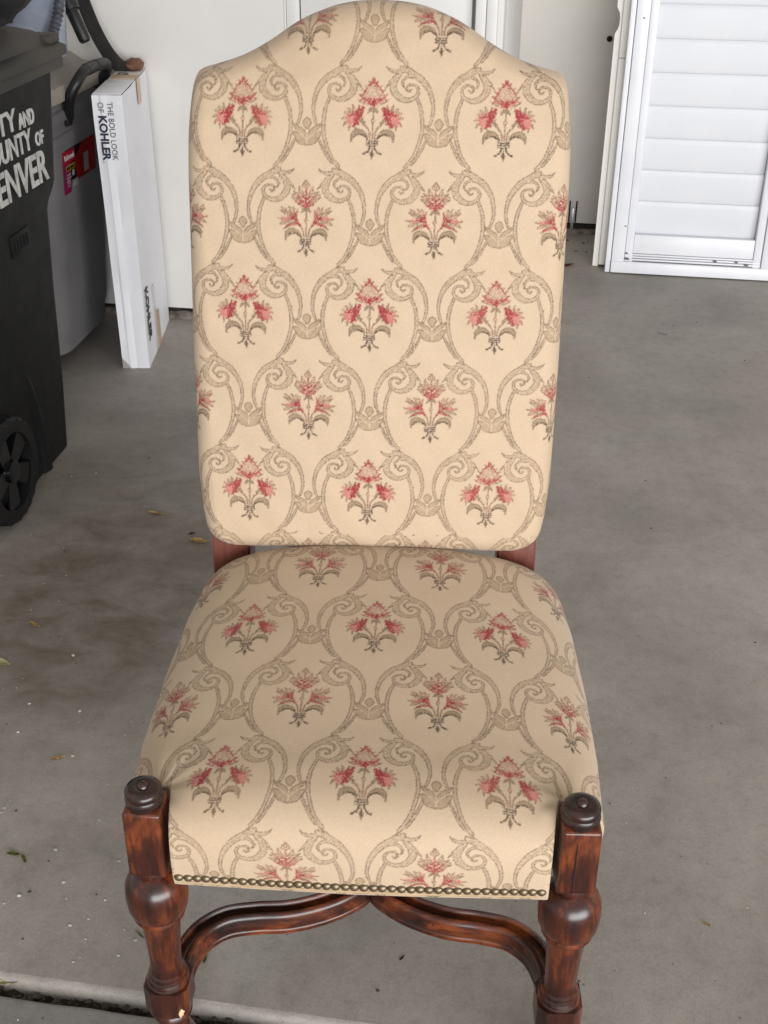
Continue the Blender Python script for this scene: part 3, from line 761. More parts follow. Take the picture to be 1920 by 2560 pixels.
stretcher([(x * 0.92 + BX * .8, 0.486 - y * 0.98) for x, y in arm]); stretcher([(-x * 0.92 + BX * .8, 0.486 - y * 0.98) for x, y in arm])
hb = bmesh.new(); bm_lathe(hb, [(0.030, 0.120), (0.032, 0.124), (0.032, 0.150), (0.028, 0.158), (0.016, 0.163), (0.009, 0.172), (0.010, 0.180), (0.005, 0.188), (0.001, 0.190)], 32, BX * .4, 0.243)
from_bm('stretcher_boss', hb, M['walnut'], chair)

# ------------------------------------------------------------------ white carton by the closet wall
cf = on_floor((309, 920)); cr = on_floor((373, 922))
BW, BD, BH = 0.0805, 0.40, 0.785
carton = empty('carton', Vector(((cf[0] + cr[0]) / 2, cf[1] + 0.0, 0)), math.radians(1.0))
tag(carton, 'tall narrow white cardboard carton standing on end by the wall, printed with navy lettering', 'box')
bm = bmesh.new()
sec = [(-BW / 2, 0), (-BW / 2 + .018, .0012), (-BW / 2 + .024, -.0012), (-.004, .0), (.003, .002), (.022, -.0008), (BW / 2, 0),
       (BW / 2, .05), (BW / 2 + .0018, .12), (BW / 2 - .001, .19), (BW / 2 + .001, .30), (BW / 2, BD), (-BW / 2, BD)]
rows = []
for i in range(13):
    z = BH * i / 12
    rows.append([bm.verts.new((x + 0.0016 * mnoise.noise(Vector((x * 40, y * 9, z * 5))) * (0 < i < 12), y + 0.0018 * mnoise.noise(Vector((x * 30 + 5, y * 9, z * 5))), z)) for x, y in sec])
m_ = len(sec)
for a_, b_ in zip(rows, rows[1:]):
    for k in range(m_): bm.faces.new((a_[k], a_[(k + 1) % m_], b_[(k + 1) % m_], b_[k]))
bm.faces.new(rows[0]); 
from_bm('carton_body', bm, M['carton'], carton, sharp=25)
box('flap', (0, BD * 0.25 + .001, BH + .0018), (BW - .003, BD * 0.5 - .004, .003), M['carton'], carton, 0.0012)
box('flap', (0.001, BD * 0.75, BH + .0012), (BW - .005, BD * 0.5 - .004, .003), M['carton_dirty'], carton, 0.0012)
box('tape', (0.006, BD * 0.60, BH + .0042), (BW - .010, .052, .0012), M['tape'], carton, 0)
box('tape', (BW / 2 + .0028, BD * 0.60, BH - .032), (.0012, .046, .07), M['tape'], carton, 0)
box('tape', (BW / 2 + .0030, 0.155, .105), (.0012, .030, .20), M['tape_clear'], carton, 0)
box('tape', (BW / 2 + .0034, 0.185, .055), (.0012, .055, .11), M['tape'], carton, 0)
# folded lower corner of the front panel
bm = bmesh.new(); vs_ = [bm.verts.new(p) for p in ((-BW / 2 + .001, -.003, .001), (-BW / 2 + .028, -.0035, .001), (-BW / 2 + .001, -.003, .034))]
bm.faces.new(vs_); bmesh.ops.solidify(bm, geom=bm.faces[:], thickness=0.0015)
from_bm('folded_corner', bm, M['carton_dirty'], carton, smooth=False)
def front_text(x, z):                                     # reading downwards on the front panel
    return Matrix.Translation((x, -.0032, z)) @ Matrix(((0, 1, 0, 0), (0, 0, -1, 0), (-1, 0, 0, 0), (0, 0, 0, 1)))
text('lettering', 'THE BOLD LOOK', M['grey_ink'], carton, 1, front_text(-.0005, BH - .170), fit=(.152, .0150), offset=-.004)
text('lettering', 'OF', M['grey_ink'], carton, 1, front_text(-.0255, BH - .044), fit=(.026, .0150), offset=-.004)
text('lettering', 'KOHLER', M['navy_ink'], carton, 1, front_text(-.0275, BH - .171), fit=(.118, .0225), offset=.035)
text('lettering', '.', M['navy_ink'], carton, 1, front_text(-.0275, BH - .177), fit=(.003, .003))
side_t = Matrix.Translation((BW / 2 + .0032, 0.060, .012)) @ Matrix(((0, 0, 1, 0), (0, -1, 0, 0), (1, 0, 0, 0), (0, 0, 0, 1)))
side_t = Matrix.Translation((BW / 2 + .0032, 0.030, .235)) @ Matrix(((0, 0, 1, 0), (0, 1, 0, 0), (-1, 0, 0, 0), (0, 0, 0, 1)))
text('lettering', 'KOHLER', M['black_ink'], carton, 0.060, side_t, offset=0.0012, sx=0.70)
for k_, pts_m in enumerate(([(-.026, .272), (-.018, .290), (-.012, .274), (-.004, .292)], [(-.002, .276), (.006, .288), (.010, .270)], [(-.024, .300), (-.010, .306), (.004, .298)])):
    mb_ = bmesh.new(); bm_tube(mb_, smooth_curve([(x_, y_, BH + .0034) for x_, y_ in pts_m], 5), .0012, 6); from_bm('ink_mark', mb_, M['black_ink'], carton)

# ------------------------------------------------------------------ shutter panels leaning against the far wall
def shutter(name, x0, x1, y0, lean, label, mats, louvres, notch=False, H=1.95):
    e = empty(name, g2w((x0 + x1) / 2, y0), -GA); tag(e, label, 'shutter')
    w = x1 - x0; R = Matrix.Rotation(-lean, 4, 'X')
    def bx(nm, c, s, mat, parent=e, bev=0.002, rx=0.0):
        o = box(nm, (0, 0, 0), s, mat, parent, bev)
        if parent is e: o.matrix_local = R @ Matrix.Translation(c) @ Matrix.Rotation(rx, 4, 'X')
        else: o.matrix_local = Matrix.Translation(c)
        return o
    mf, ms = mats
    if louvres:
        # outer frame with a stepped edge, then the hinged panel's stiles and rails
        for s in (-1, 1):
            bx('frame_edge', (s * (w / 2 - .009), .014, H / 2), (.018, .060, H), mf)
            bx('frame_post', (s * (w / 2 - .0425), .002, H / 2), (.046, .050, H - .004), mf, e, .005)
            bx('stile', (s * (w / 2 - .0805), .006, H / 2), (.028, .040, H - .06), mf, e, .004)
        bx('frame_sill', (0, -.001, .022), (w - .0395, .052, .042), mf, e, .004)
        for z_, y_ in ((.0500, .004), (.0585, .007), (.0665, .010)):
            bx('sill_ridge', (0, y_, z_), (w - .135, .044, .0065), mf, e, .0022)
        bx('rail', (0, .010, .1050), (w - .19, .036, .068), mf, e, .003)
        bx('rail', (0, .010, H - .075), (w - .19, .036, .068), mf, e, .003)
        n_ = 16; z0 = .1415; pitch = .1085
        wl = w - .192
        for k in range(n_):
            bm = bmesh.new(); h_ = .118
            m = 12; ring = []
            for i in range(m):
                a_ = 2 * math.pi * i / m
                ring.append((.0034 * math.sin(a_), h_ / 2 * math.copysign(abs(math.cos(a_)) ** .6, math.cos(a_))))
            A_ = [bm.verts.new((-wl / 2, y_, z_)) for y_, z_ in ring]; B_ = [bm.verts.new((wl / 2, y_, z_)) for y_, z_ in ring]
            for i in range(m): bm.faces.new((A_[i], A_[(i + 1) % m], B_[(i + 1) % m], B_[i]))
            bm.faces.new(A_); bm.faces.new(B_)
            o = from_bm('louvre', bm, ms, e)
            o.matrix_local = R @ Matrix.Translation((0, .021, z0 + pitch * (k + .5))) @ Matrix.Rotation(0.075, 4, 'X')
        bx('back_stop', (0, .040, H / 2), (w - .06, .006, H - .1), ms, e, .001)
        for gx_, gz_, s_ in ((-w / 2 + .075, .052, .009), (-w / 2 + .071, .072, .006), (-w / 2 + .058, .170, .004), (-w / 2 + .046, .86, .004), (.08, .060, .007), (.155, .060, .006), (.19, .052, .008)):
            b2 = bmesh.new(); bmesh.ops.create_icosphere(b2, subdivisions=2, radius=1)
            for v in b2.verts: v.co = Vector((v.co.x * s_ * (1 + .6 * mnoise.noise(v.co * 3)), v.co.y * .0012, v.co.z * s_ * .5 * (1 + .6 * mnoise.noise(v.co * 2 + Vector((4, 0, 0))))))
            o = from_bm('grime_mark', b2, M['grime'], e); o.matrix_local = R @ Matrix.Translation((gx_, -.0245 if gx_ < -w / 2 + .07 else -.0185, gz_))
    else:
        for s in (-1, 1):
            bm = bmesh.new()
            xa, xb = (s * w / 2, s * (w / 2 - .020))
            pts = [(xa, 0), (xb, 0), (xb, H), (xa, H)]
            if notch and s < 0:                            # a bite broken out of the edge
                pts = [(xa, 0), (xb, 0), (xb, H), (xa, H)] + [(xa + d, z_) for d, z_ in ((0, .885), (.004, .878), (.0105, .866), (.0135, .848), (.0125, .828), (.009, .815), (.0025, .804), (0, .797))]
            a_ = [bm.verts.new((x_, -.012, z_)) for x_, z_ in pts]; b_ = [bm.verts.new((x_, .022, z_)) for x_, z_ in pts]
            for k in range(len(pts)): bm.faces.new((a_[k], a_[(k + 1) % len(pts)], b_[(k + 1) % len(pts)], b_[k]))
            bm.faces.new(a_); bm.faces.new(b_[::-1])
            o = from_bm('frame_edge', bm, mf, e, smooth=False); o.matrix_local = R
            hs = ((.715, .008), (H - .735, .724)) if s < 0 else ((H - .02, .008),)
            for hh, zz in hs:
                bx('frame_post', (s * (w / 2 - .0335), -.004, zz + hh / 2), (.026, .042, hh), mf, e, .003)
            bx('stile', (s * (w / 2 - .075), .006, H / 2), (.055, .03, H - .03), mf, e, .003)
        bx('rail', (0, .006, .07), (w - .21, .03, .11), mf, e, .003)
        bx('rail', (0, .006, H - .07), (w - .21, .03, .11), mf, e, .003)
        bx('frame_sill', (0, .0, .0125), (w - .098, .04, .0235), mf, e, .003)
        for k in range(16):
            bx('louvre', (0, .010, .18 + .1085 * k), (w - .212, .008, .1), ms, e, .003, .12)
    return e
sx0 = on_gy((1511, 678), 4.21)[0]
shutter('louvred_shutter', sx0, sx0 + 0.615, 4.215, 0.105, 'white louvred shutter panel leaning in front, wide closed slats, on the garage floor', (M['shutter'], M['shutter_slat']), True)
shutter('louvred_shutter', sx0 - 0.044, sx0 + 0.56, 4.275, 0.100, 'ivory shutter frame with a broken notch in its edge, behind another shutter', (M['shutter_old'], M['shutter_old']), False, True)

# ------------------------------------------------------------------ charcoal wheeled bin with white lettering
BFX = -1.225                                             # gx of its lettered side at the bottom
kb = empty('wheeled_bin', g2w(BFX - 0.28, 2.30), -GA)
tag(kb, 'charcoal wheeled refuse bin with big white city lettering on its side', 'bin')
def rrect(x0, x1, y0, y1, r, n=6):
    pts = []
    for cx, cy, a0 in ((x1 - r, y0 + r, -90), (x1 - r, y1 - r, 0), (x0 + r, y1 - r, 90), (x0 + r, y0 + r, 180)):
        for k in range(n + 1):
            a = math.radians(a0 + 90 * k / n); pts.append((cx + r * math.cos(a), cy + r * math.sin(a)))
    return pts
def loft(bm, secs, close_bottom=True, close_top=True):
    rows = [[bm.verts.new((x, y, z)) for x, y in pts] for z, pts in secs]
    m = len(rows[0])
    for a, b in zip(rows, rows[1:]):
        for k in range(m): bm.faces.new((a[k], a[(k + 1) % m], b[(k + 1) % m], b[k]))
    if close_bottom: bm.faces.new(rows[0][::-1])
    if close_top: bm.faces.new(rows[-1])
    return rows
ky = 2.30; kx = BFX - 0.28
def bsec(z):
    # far side and lettered side flare upwards; a collar steps out at the top
    far = np.interp(z, [0, .17, .43, .605, .625, .645, .665, .86, .95], [2.574, 2.604, 2.630, 2.655, 2.666, 2.690, 2.702, 2.748, 2.772]) - ky
    near = np.interp(z, [0, .6, .665, .95], [2.06, 2.03, 2.02, 1.97]) - ky
    rgt = np.interp(z, [0, .605, .665, .95], [.0, .001, .008, .009]) + 0.28
    return rrect(-0.30 - rgt * .1, rgt, near, far, .035)
bm = bmesh.new()
loft(bm, [(z, bsec(z)) for z in (0.004, .05, .17, .3, .43, .58, .605, .615, .625, .635, .645, .655, .665, .70, .76, .86, .95)])
body = from_bm('bin_body', bm, M['bin_black'], kb, sharp=50)
# lid: overhanging rim, raised deck and a side flange
bm = bmesh.new()
lx, ln, lf = 0.302, 1.93 - ky, 2.835 - ky
loft(bm, [(.925, rrect(-.36, lx - .012, ln + .01, lf - .01, .03)), (.930, rrect(-.36, lx, ln, lf, .03)), (.948, rrect(-.36, lx, ln, lf, .03)), (.954, rrect(-.355, lx - .008, ln + .01, lf - .008, .03)),
          (.958, rrect(-.35, lx - .030, ln + .03, lf - .02, .03)), (.985, rrect(-.34, lx - .050, ln + .05, lf - .05, .04)), (1.0, rrect(-.32, lx - .085, ln + .08, lf - .09, .05)), (1.012, rrect(-.29, lx - .14, ln + .12, lf - .15, .06))])
lid = from_bm('lid', bm, M['bin_lid'], kb, sharp=35)
box('lid_flange', (lx - .016, (ln + lf) / 2 + .03, .915), (.012, lf - ln - .12, .03), M['bin_lid'], kb, .004)
box('lid_catch', (lx - .045, lf - .045, .966), (.06, .05, .022), M['bin_lid'], kb, .006)
bm = bmesh.new(); bm_tube(bm, [(-.28, ln - .05, .97), (.26, ln - .05, .97)], .014); from_bm('handle_bar', bm, M['bin_black'], kb)
# wheels
def wheel(parent, c, rad, wid, nm='wheel'):
    bm = bmesh.new(); n = 48
    for sgn in (0,):
        prof_ = [(rad * .72, -wid / 2), (rad * .95, -wid / 2), (rad, -wid * .32), (rad, wid * .32), (rad * .95, wid / 2), (rad * .72, wid / 2)]
        rings = [[] for _ in prof_]
        for i, (r_, x_) in enumerate(prof_):
            for k in range(n):
                rr = r_ * (1.0 if (k % 2 or i in (0, 5)) else 0.965); a = 2 * math.pi * k / n
                rings[i].append(bm.verts.new((x_, rr * math.cos(a), rr * math.sin(a))))
        for i in range(len(rings)):
            A_, B_ = rings[i], rings[(i + 1) % len(rings)]
            for k in range(n): bm.faces.new((A_[k], A_[(k + 1) % n], B_[(k + 1) % n], B_[k]))
    w = from_bm(nm, bm, M['rubber'], parent, sharp=25); w.location = c
    bm = bmesh.new()
    r0 = bm_lathe(bm, [(rad * .20, -wid * .42), (rad * .20, wid * .46), (rad * .14, wid * .50), (rad * .09, wid * .50)], 20)
    bmesh.ops.rotate(bm, cent=(0, 0, 0), matrix=Matrix.Rotation(math.pi / 2, 3, 'Y'), verts=bm.verts[:])
    from_bm('hub', bm, M['wheel_gloss'], w)
    sp = None
    for k in range(5):
        a = 2 * math.pi * k / 5 + .42
        bm = bmesh.new()
        pts_ = [(-.16, .18), (.16, .18), (.24, .76), (-.24, .76)]
        A_ = [bm.verts.new((wid * .30 if v_ < .5 else wid * .40, u_ * rad, v_ * rad)) for u_, v_ in pts_]; B_ = [bm.verts.new((-wid * .1, u_ * rad * .8, v_ * rad)) for u_, v_ in pts_]
        for q_ in range(4): bm.faces.new((A_[q_], A_[(q_ + 1) % 4], B_[(q_ + 1) % 4], B_[q_]))
        bm.faces.new(A_); bm.faces.new(B_[::-1])
        bmesh.ops.bevel(bm, geom=bm.edges[:], offset=.0025, segments=2, affect='EDGES')
        o = from_bm('spoke', bm, M['wheel_gloss'], w); o.rotation_euler = (a, 0, 0)
    bm = bmesh.new(); bm_lathe(bm, [(rad * .73, -wid * .3), (rad * .73, -wid * .05)], 32)
    bmesh.ops.rotate(bm, cent=(0, 0, 0), matrix=Matrix.Rotation(math.pi / 2, 3, 'Y'), verts=bm.verts[:])
    from_bm('rim', bm, M['wheel_gloss'], w)
    return w
wc = on_gx((16, 1165), BFX + .045)
wheel(kb, (0.28 + .018, 2.178 - ky, 0.1275), 0.1275, .050)
wheel(kb, (-0.335, 2.178 - ky, 0.1275), 0.1275, .050)
bm = bmesh.new(); bm_tube(bm, [(-.33, 2.178 - ky, .1275), (.30, 2.178 - ky, .1275)], .010); from_bm('axle', bm, M['rubber'], kb)
# mud-guard arch over the wheel
bm = bmesh.new(); A_, B_ = [], []
for k in range(13):
    a = math.radians(-10 + 110 * k / 12)
    A_.append(((0.272, 2.178 - ky + .152 * math.cos(a), .1275 + .152 * math.sin(a)))); 
bm_tube(bm, A_, .008, 8); from_bm('wheel_arch', bm, M['bin_black'], kb)
bm = bmesh.new(); pcol = [(.262, 2.42 - ky, .004), (.264, 2.41 - ky, .15), (.262, 2.39 - ky, .26), (.256, 2.36 - ky, .33)]
bm_tube(bm, smooth_curve(pcol, 5), [.030 - .0009 * k for k in range(16)], 12); from_bm('corner_rib', bm, M['bin_black'], kb)
# lettering: plane of the collar
def side_m(y, z, slope=0.0):
    base = Matrix(((0, 0, 1, 0), (1, 0, 0, 0), (0, 1, 0, 0), (0, 0, 0, 1)))
    fx_ = np.interp(z, [0, .605, .665, .95], [.0, .001, .008, .009]) + 0.28
    return Matrix.Translation((fx_ + .0012, y - ky, z)) @ Matrix.Rotation(slope, 4, 'X') @ base
for body_, qr, qt, w_, of_ in (('DENVER', (122, 446), (112, 368), .335, .02), ('COUNTY', (68, 379), (73, 318), .25, .02), ('OF', (104, 360), (105, 322), .045, .03),
                               ('CITY', (28, 331), (34, 269), .165, .02), ('AND', (80, 308), (80, 267), .083, .03)):
    pa, pb_ = on_gx(qr, BFX + .0085), on_gx(qt, BFX + .0085)
    text('lettering', body_, M['letter_white'], kb, 1.0, side_m(max(pa[1], pb_[1]), pa[2]), depth=0.0012, offset=of_, fit=(w_, pb_[2] - pa[2]))
bm = bmesh.new(); bm_box(bm, (.2815, 2.460 - ky, .575), (.006, .10, .05), .0015)
from_bm('emblem', bm, M['bin_black'], kb)
for k_ in range(5): box('emblem_ridge', (.2850, 2.428 - ky + .016 * k_, .575), (.003, .006, .026), M['bin_black'], kb, .001)

# ------------------------------------------------------------------ grey lidded container behind it
GXR = -1.372
gb = empty('trash_can', g2w(GXR - .27, 3.215), -GA)
tag(gb, 'grey lidded trash can with black handle and red label between wheeled bin and carton', 'bin')
def gsec(z, grow=0.0):
    k = z / .80
    rg = .27 - .045 + .055 * k + grow
    return rrect(-rg, rg, -.235 - .03 * k - grow, .21 + .03 * k + grow, .10, 8)
bm = bmesh.new()
loft(bm, [(z, gsec(z)) for z in (.045, .06, .09)] + [(z, gsec(z, .006)) for z in (.12, .35, .645)] + [(.648, gsec(.648, .011)), (.672, gsec(.672, .011)), (.676, gsec(.676, .004)), (.705, gsec(.705, .004)), (.709, gsec(.709, .012)), (.735, gsec(.735, .012)), (.74, gsec(.74, .004)), (.775, gsec(.775, .006))])
from_bm('can_body', bm, M['bin_grey'], gb, sharp=35)
bm = bmesh.new()
loft(bm, [(.760, gsec(.77, .014)), (.765, gsec(.77, .024)), (.790, gsec(.77, .026)), (.802, gsec(.77, .018)), (.806, gsec(.77, .002)), (.816, gsec(.77, -.02)), (.842, gsec(.77, -.045)), (.855, gsec(.77, -.085)), (.860, gsec(.77, -.14))])
from_bm('lid', bm, M['bin_grey_lid'], gb, sharp=40)
hx = .295
_h = [(q, d) for q, d in (((172, 292), -.030), ((172, 262), -.012), ((176, 238), .0), ((192, 205), .018), ((212, 176), .028), ((238, 164), .030), ((262, 158), .026), ((268, 172), .018), ((254, 198), -.008), ((240, 214), -.028))]
hp = []
for q, d in _h:
    P_ = on_gx(q, GXR + .045 + d); hp.append((P_[0] - (GXR - .27), P_[1] - 3.215, P_[2]))
bm = bmesh.new(); bm_tube(bm, smooth_curve(hp, 6), .0145, 12); from_bm('handle', bm, M['black_plastic'], gb)
for k in range(9):
    p0_ = np.array(hp[4]) + (np.array(hp[6]) - np.array(hp[4])) * (k + .5) / 9; dv_ = (np.array(hp[6]) - np.array(hp[4])) / 26
    if k > 4: p0_ = np.array(hp[5]) + (np.array(hp[6]) - np.array(hp[5])) * (k - 4.5) / 4.5
    else: p0_ = np.array(hp[4]) + (np.array(hp[5]) - np.array(hp[4])) * (k + .5) / 4.5
    bm = bmesh.new(); bm_tube(bm, [p0_ - dv_ / 2, p0_ + dv_ / 2], .0162, 12); from_bm('grip_rib', bm, M['black_plastic'], gb)
box('handle_mount', (hp[0][0] - .010, hp[0][1], hp[0][2] - .004), (.03, .034, .04), M['black_plastic'], gb, .006)
w_ = wheel(gb, (.165, .165, .062), .062, .04)
w_ = wheel(gb, (-.165, .165, .062), .062, .04)
for nx, ny in ((.16, -.19), (-.16, -.19)):
    box('foot', (nx, ny, .024), (.05, .05, .047), M['bin_grey'], gb, .004)
# printed label on the side, laid on the slightly sloping wall
lbl = empty('product_label_dummy', (0, 0, 0)); bpy.data.objects.remove(lbl)
def lab(nm, y0, y1, z0, z1, mat, k=1, poly=None):
    bm = bmesh.new()
    pts_ = poly if poly else [(y0, z0), (y1, z0), (y1, z1), (y0, z1)]
    sx_ = lambda z: .27 - .045 + .055 * z / .80 + .006
    A_ = [bm.verts.new((sx_(z) + .0008 * k, y, z)) for y, z in pts_]
    f_ = bm.faces.new(A_); bmesh.ops.solidify(bm, geom=[f_], thickness=-.0005)
    return from_bm(nm, bm, mat, gb, smooth=False)
_a, _b = on_gx((147, 397), GXR - .006), on_gx((152, 492), GXR - .012)
L0, LZ0, LZ1 = _a[1] - 3.215, _b[2], _a[2] + .016; L1 = L0 + .24
lab('label', L0 + .02, L1, LZ0 + .022, LZ1, M['label_black'], 1)
lab('label_stripe', L0, L0 + .052, LZ0, LZ1 - .028, M['label_magenta'], 2)
lab('label_stripe', 0, 0, 0, 0, M['label_red'], 2, [(L0 + .082, LZ1 - .035), (L0 + .10, LZ0 + .022), (L1, LZ0 + .022), (L1, LZ1), (L0 + .145, LZ1)])
lab('label_stripe', L0, L0 + .085, LZ1 - .036, LZ1 - .002, M['label_crimson'], 3)
lab('label_stripe', L0 + .018, L0 + .082, LZ1 - .058, LZ1 - .042, M['label_yellow'], 3)
lab('label_stripe', L0 + .148, L0 + .185, LZ0 + .032, LZ0 + .085, M['label_grey'], 3)
lab('label_stripe', L0 + .058, L0 + .10, LZ0 + .010, LZ0 + .030, M['label_grey'], 3)
lab('label_stripe', L0 + .06, L0 + .078, LZ0 + .042, LZ0 + .058, M['letter_white'], 3)
def gl_m(y, z): return Matrix.Translation((.27 - .045 + .055 * z / .8 + .0095, y, z)) @ Matrix(((0, 0, 1, 0), (1, 0, 0, 0), (0, 1, 0, 0), (0, 0, 0, 1)))
text('lettering', 'Rubbermaid', M['letter_white'], gb, 1, gl_m(L0 + .078, LZ1 - .027), depth=.0004, fit=(.068, .016))
text('lettering', 'ROUGHNECK', M['label_black'], gb, 1, gl_m(L0 + .079, LZ1 - .055), depth=.0004, fit=(.056, .009))
for i, ww_ in enumerate((.030, .034, .024)):
    lab('label_line', L0 + .018, L0 + .018 + ww_, LZ1 - .070 - .009 * i, LZ1 - .065 - .009 * i, M['letter_white'], 4)
for i, ww_ in enumerate((.018, .024, .02)):
    lab('label_line', L0 + .022, L0 + .022 + ww_, LZ0 + .034 - .008 * i, LZ0 + .038 - .008 * i, M['label_grey'], 4)

# ------------------------------------------------------------------ clutter lying on the bins
def gpt(q, gyv): return on_gy(q, gyv)
# black webbing strap from above, running down behind the carton
sp = [gpt((155, -120), 3.40), gpt((203, -5), 3.40), gpt((232, 66), 3.40), gpt((262, 122), 3.40), gpt((292, 160), 3.40), gpt((318, 176), 3.40)]
bm = bmesh.new(); cs = smooth_curve(sp, 6); A_, B_, C_, D_ = [], [], [], []
for i, p in enumerate(cs):
    tn = cs[min(i + 1, len(cs) - 1)] - cs[max(i - 1, 0)]; tn /= np.linalg.norm(tn)
    wd = np.array([tn[2], 0, -tn[0]]); wd /= np.linalg.norm(wd)
    hw = .020
    for lst, s_, t_ in ((A_, 1, 0), (B_, -1, 0), (C_, -1, .005), (D_, 1, .005)):
        pp = p + wd * hw * s_; lst.append(bm.verts.new(g2w(pp[0], pp[1] + t_, pp[2])))
for k in range(len(cs) - 1):
    for a_, b_ in ((A_, B_), (B_, C_), (C_, D_), (D_, A_)): bm.faces.new((a_[k], a_[k + 1], b_[k + 1], b_[k]))
bm.faces.new((A_[0], B_[0], C_[0], D_[0])); bm.faces.new((A_[-1], B_[-1], C_[-1], D_[-1]))
tag(from_bm('webbing_strap', bm, M['webbing']), 'black webbing strap hanging down the white wall behind the carton', 'strap')
# black tool handle resting on the grey lid
hp0, hp1 = gpt((214, 104), 3.28), gpt((176, 20), 3.30); hp2 = hp1 + (hp1 - hp0) * 2.2
hd = empty('tool_handle', g2w(*hp0)); tag(hd, 'black tube handle of a tool leaning over the grey trash can lid', 'handle')
def rel(p): return g2w(*p) - g2w(*hp0)
bm = bmesh.new(); bm_tube(bm, [rel(hp0), rel(hp0 + (hp1 - hp0) * .06), rel(hp1)], [.0135, .0165, .0175], 16); from_bm('grip', bm, M['black_plastic'], hd)
bm = bmesh.new(); bm_tube(bm, [rel(hp1 + (hp1 - hp0) * -.08), rel(hp1 + (hp1 - hp0) * .15), rel(hp2)], [.024, .027, .025], 16); from_bm('shaft', bm, M['black_plastic'], hd)
# brown leather flap lying behind the carton top
bm = bmesh.new(); bmesh.ops.create_icosphere(bm, subdivisions=3, radius=1)
bp = gpt((336, 150), 3.43)
for v in bm.verts:
    w = 1 + .25 * mnoise.noise(v.co * 1.8)
    p_ = (bp[0] + v.co.x * .030 * w, 3.425 + v.co.y * .028 * w, BH + .016 + max(v.co.z, -.55) * .021 * w)
    v.co = g2w(*p_)
tag(from_bm('leather_pad', bm, M['leather']), 'small brown leather pad lying on the back of the white carton top', 'pad')
# pale blue pail with ribbed hose on the grey lid
pl = gpt((120, 80), 3.08)
pail = empty('pail', g2w(pl[0] - .085, 3.16, .8605)); tag(pail, 'pale blue plastic pail with ribbed hose standing on the grey trash can', 'pail')
bm = bmesh.new(); bm_lathe(bm, [(.085, 0), (.09, .004), (.105, .20), (.109, .21), (.104, .212), (.088, .02)], 40); from_bm('pail_body', bm, M['pail_blue'], pail)
hs = [(.060, -.105, .012), (.075, -.100, .05), (.092, -.090, .09), (.105, -.07, .14), (.105, -.04, .20), (.09, .0, .25)]
hc = smooth_curve(hs, 14); bm = bmesh.new()
bm_tube(bm, hc, [.0125 + (.0032 if i % 3 == 0 else 0) for i in range(len(hc))], 12); from_bm('hose', bm, M['hose'], pail)
box('pail_label', (.058, -.079, .045), (.010, .002, .05), M['letter_white'], pail, 0, Matrix.Rotation(.6, 3, 'Z'))
# black cloth bag on the wheeled bin's lid
bg_ = bmesh.new(); bmesh.ops.create_icosphere(bg_, subdivisions=4, radius=1)
for v in bg_.verts:
    w = 1 + .22 * mnoise.noise(v.co * 2.2) + .07 * mnoise.noise(v.co * 6)
    v.co = Vector((v.co.x * .15 * w, v.co.y * .17 * w, max(v.co.z, -.75) * .13 * w))
zmin = min(v.co.z for v in bg_.verts)
bag = from_bm('cloth_bag', bg_, M['bag_black']); bgp = gpt((-45, 20), 2.62)
bag.location = g2w(bgp[0] - .02, 2.60, 1.010 - zmin)
tag(bag, 'black slumped cloth bag on top of the charcoal wheeled bin', 'bag')

# ------------------------------------------------------------------ fallen leaves and grit
def leaf(q, L_, W_, rot, curl, mat, label, z=0.0, name='leaf'):
    p = on_floor(q, z); bm = bmesh.new(); rows = []
    sd = q[0] * .01
    for i in range(15):
        t = i / 14; row = []
        for j in range(7):
            s = j / 6 - .5
            wl = W_ * math.sin(math.pi * min(1, t * .93 + .04)) ** .75 * (1 + .55 * mnoise.noise(Vector((t * 7, sd + (5 if s > 0 else 0), 0))) + .25 * (i % 2) * (abs(s) > .4))
            x_ = (t - .5) * L_; y_ = s * wl; ang = curl * 2.6 * s * (1 + .8 * mnoise.noise(Vector((t * 2, sd, 3))))
            row.append(bm.verts.new((x_ + .10 * L_ * mnoise.noise(Vector((t * 4, s * 3, sd))), math.sin(ang) * wl * .45 if abs(ang) > 1e-3 else y_, .001 + (1 - math.cos(ang)) * wl * .45 + curl * L_ * .5 * (t - .45) ** 2 + .08 * L_ * mnoise.noise(Vector((t * 5, s * 4, sd + 9))))))
        rows.append(row)
    for a_, b_ in zip(rows, rows[1:]):
        for j in range(6): bm.faces.new((a_[j], a_[j + 1], b_[j + 1], b_[j]))
    bmesh.ops.solidify(bm, geom=bm.faces[:], thickness=.0007)
    zm = min(v.co.z for v in bm.verts)
    for v in bm.verts: v.co.z -= zm
    o = from_bm(name, bm, mat, None); o.location = (p[0], p[1], z + .0002); o.rotation_euler = (0, 0, rot)
    return tag(o, label, 'leaf')
Y, PA, GR, RD = M['leaf_yellow'], M['leaf_pale'], M['leaf_green'], M['leaf_red']
leaf((390, 1284), .036, .020, 2.9, .5, Y, 'tiny crumpled yellow leaf on the floor beside the lower backrest')
leaf((498, 1354), .052, .024, -.25, .55, Y, 'curled golden leaf on the floor next to the left rear post')
leaf((480, 1334), .018, .012, .3, .4, RD, 'tiny reddish leaf scrap next to the golden leaf')
leaf((88, 1563), .030, .014, -.6, .4, Y, 'brownish dry leaf on the stained scuffed floor')
leaf((8, 1660), .036, .020, -.5, .6, PA, 'pale whitish leaf on bare floor, alone')
leaf((143, 1896), .026, .012, .2, .6, Y, 'small tan curled leaf on floor among white grit')
leaf((35, 2136), .022, .014, -.2, .5, GR, 'small bright green leaf lying flat near the slab edge')
leaf((60, 2148), .020, .013, -1.0, .3, GR, 'dark green leaf scrap touching a bright green one')
leaf((350, 2338), .022, .009, -.75, .3, GR, 'thin yellow-green leaf beside the left front leg')
leaf((513, 2395), .022, .009, 1.5, .5, GR, 'green twig-like leaf in front of the curved stretcher')
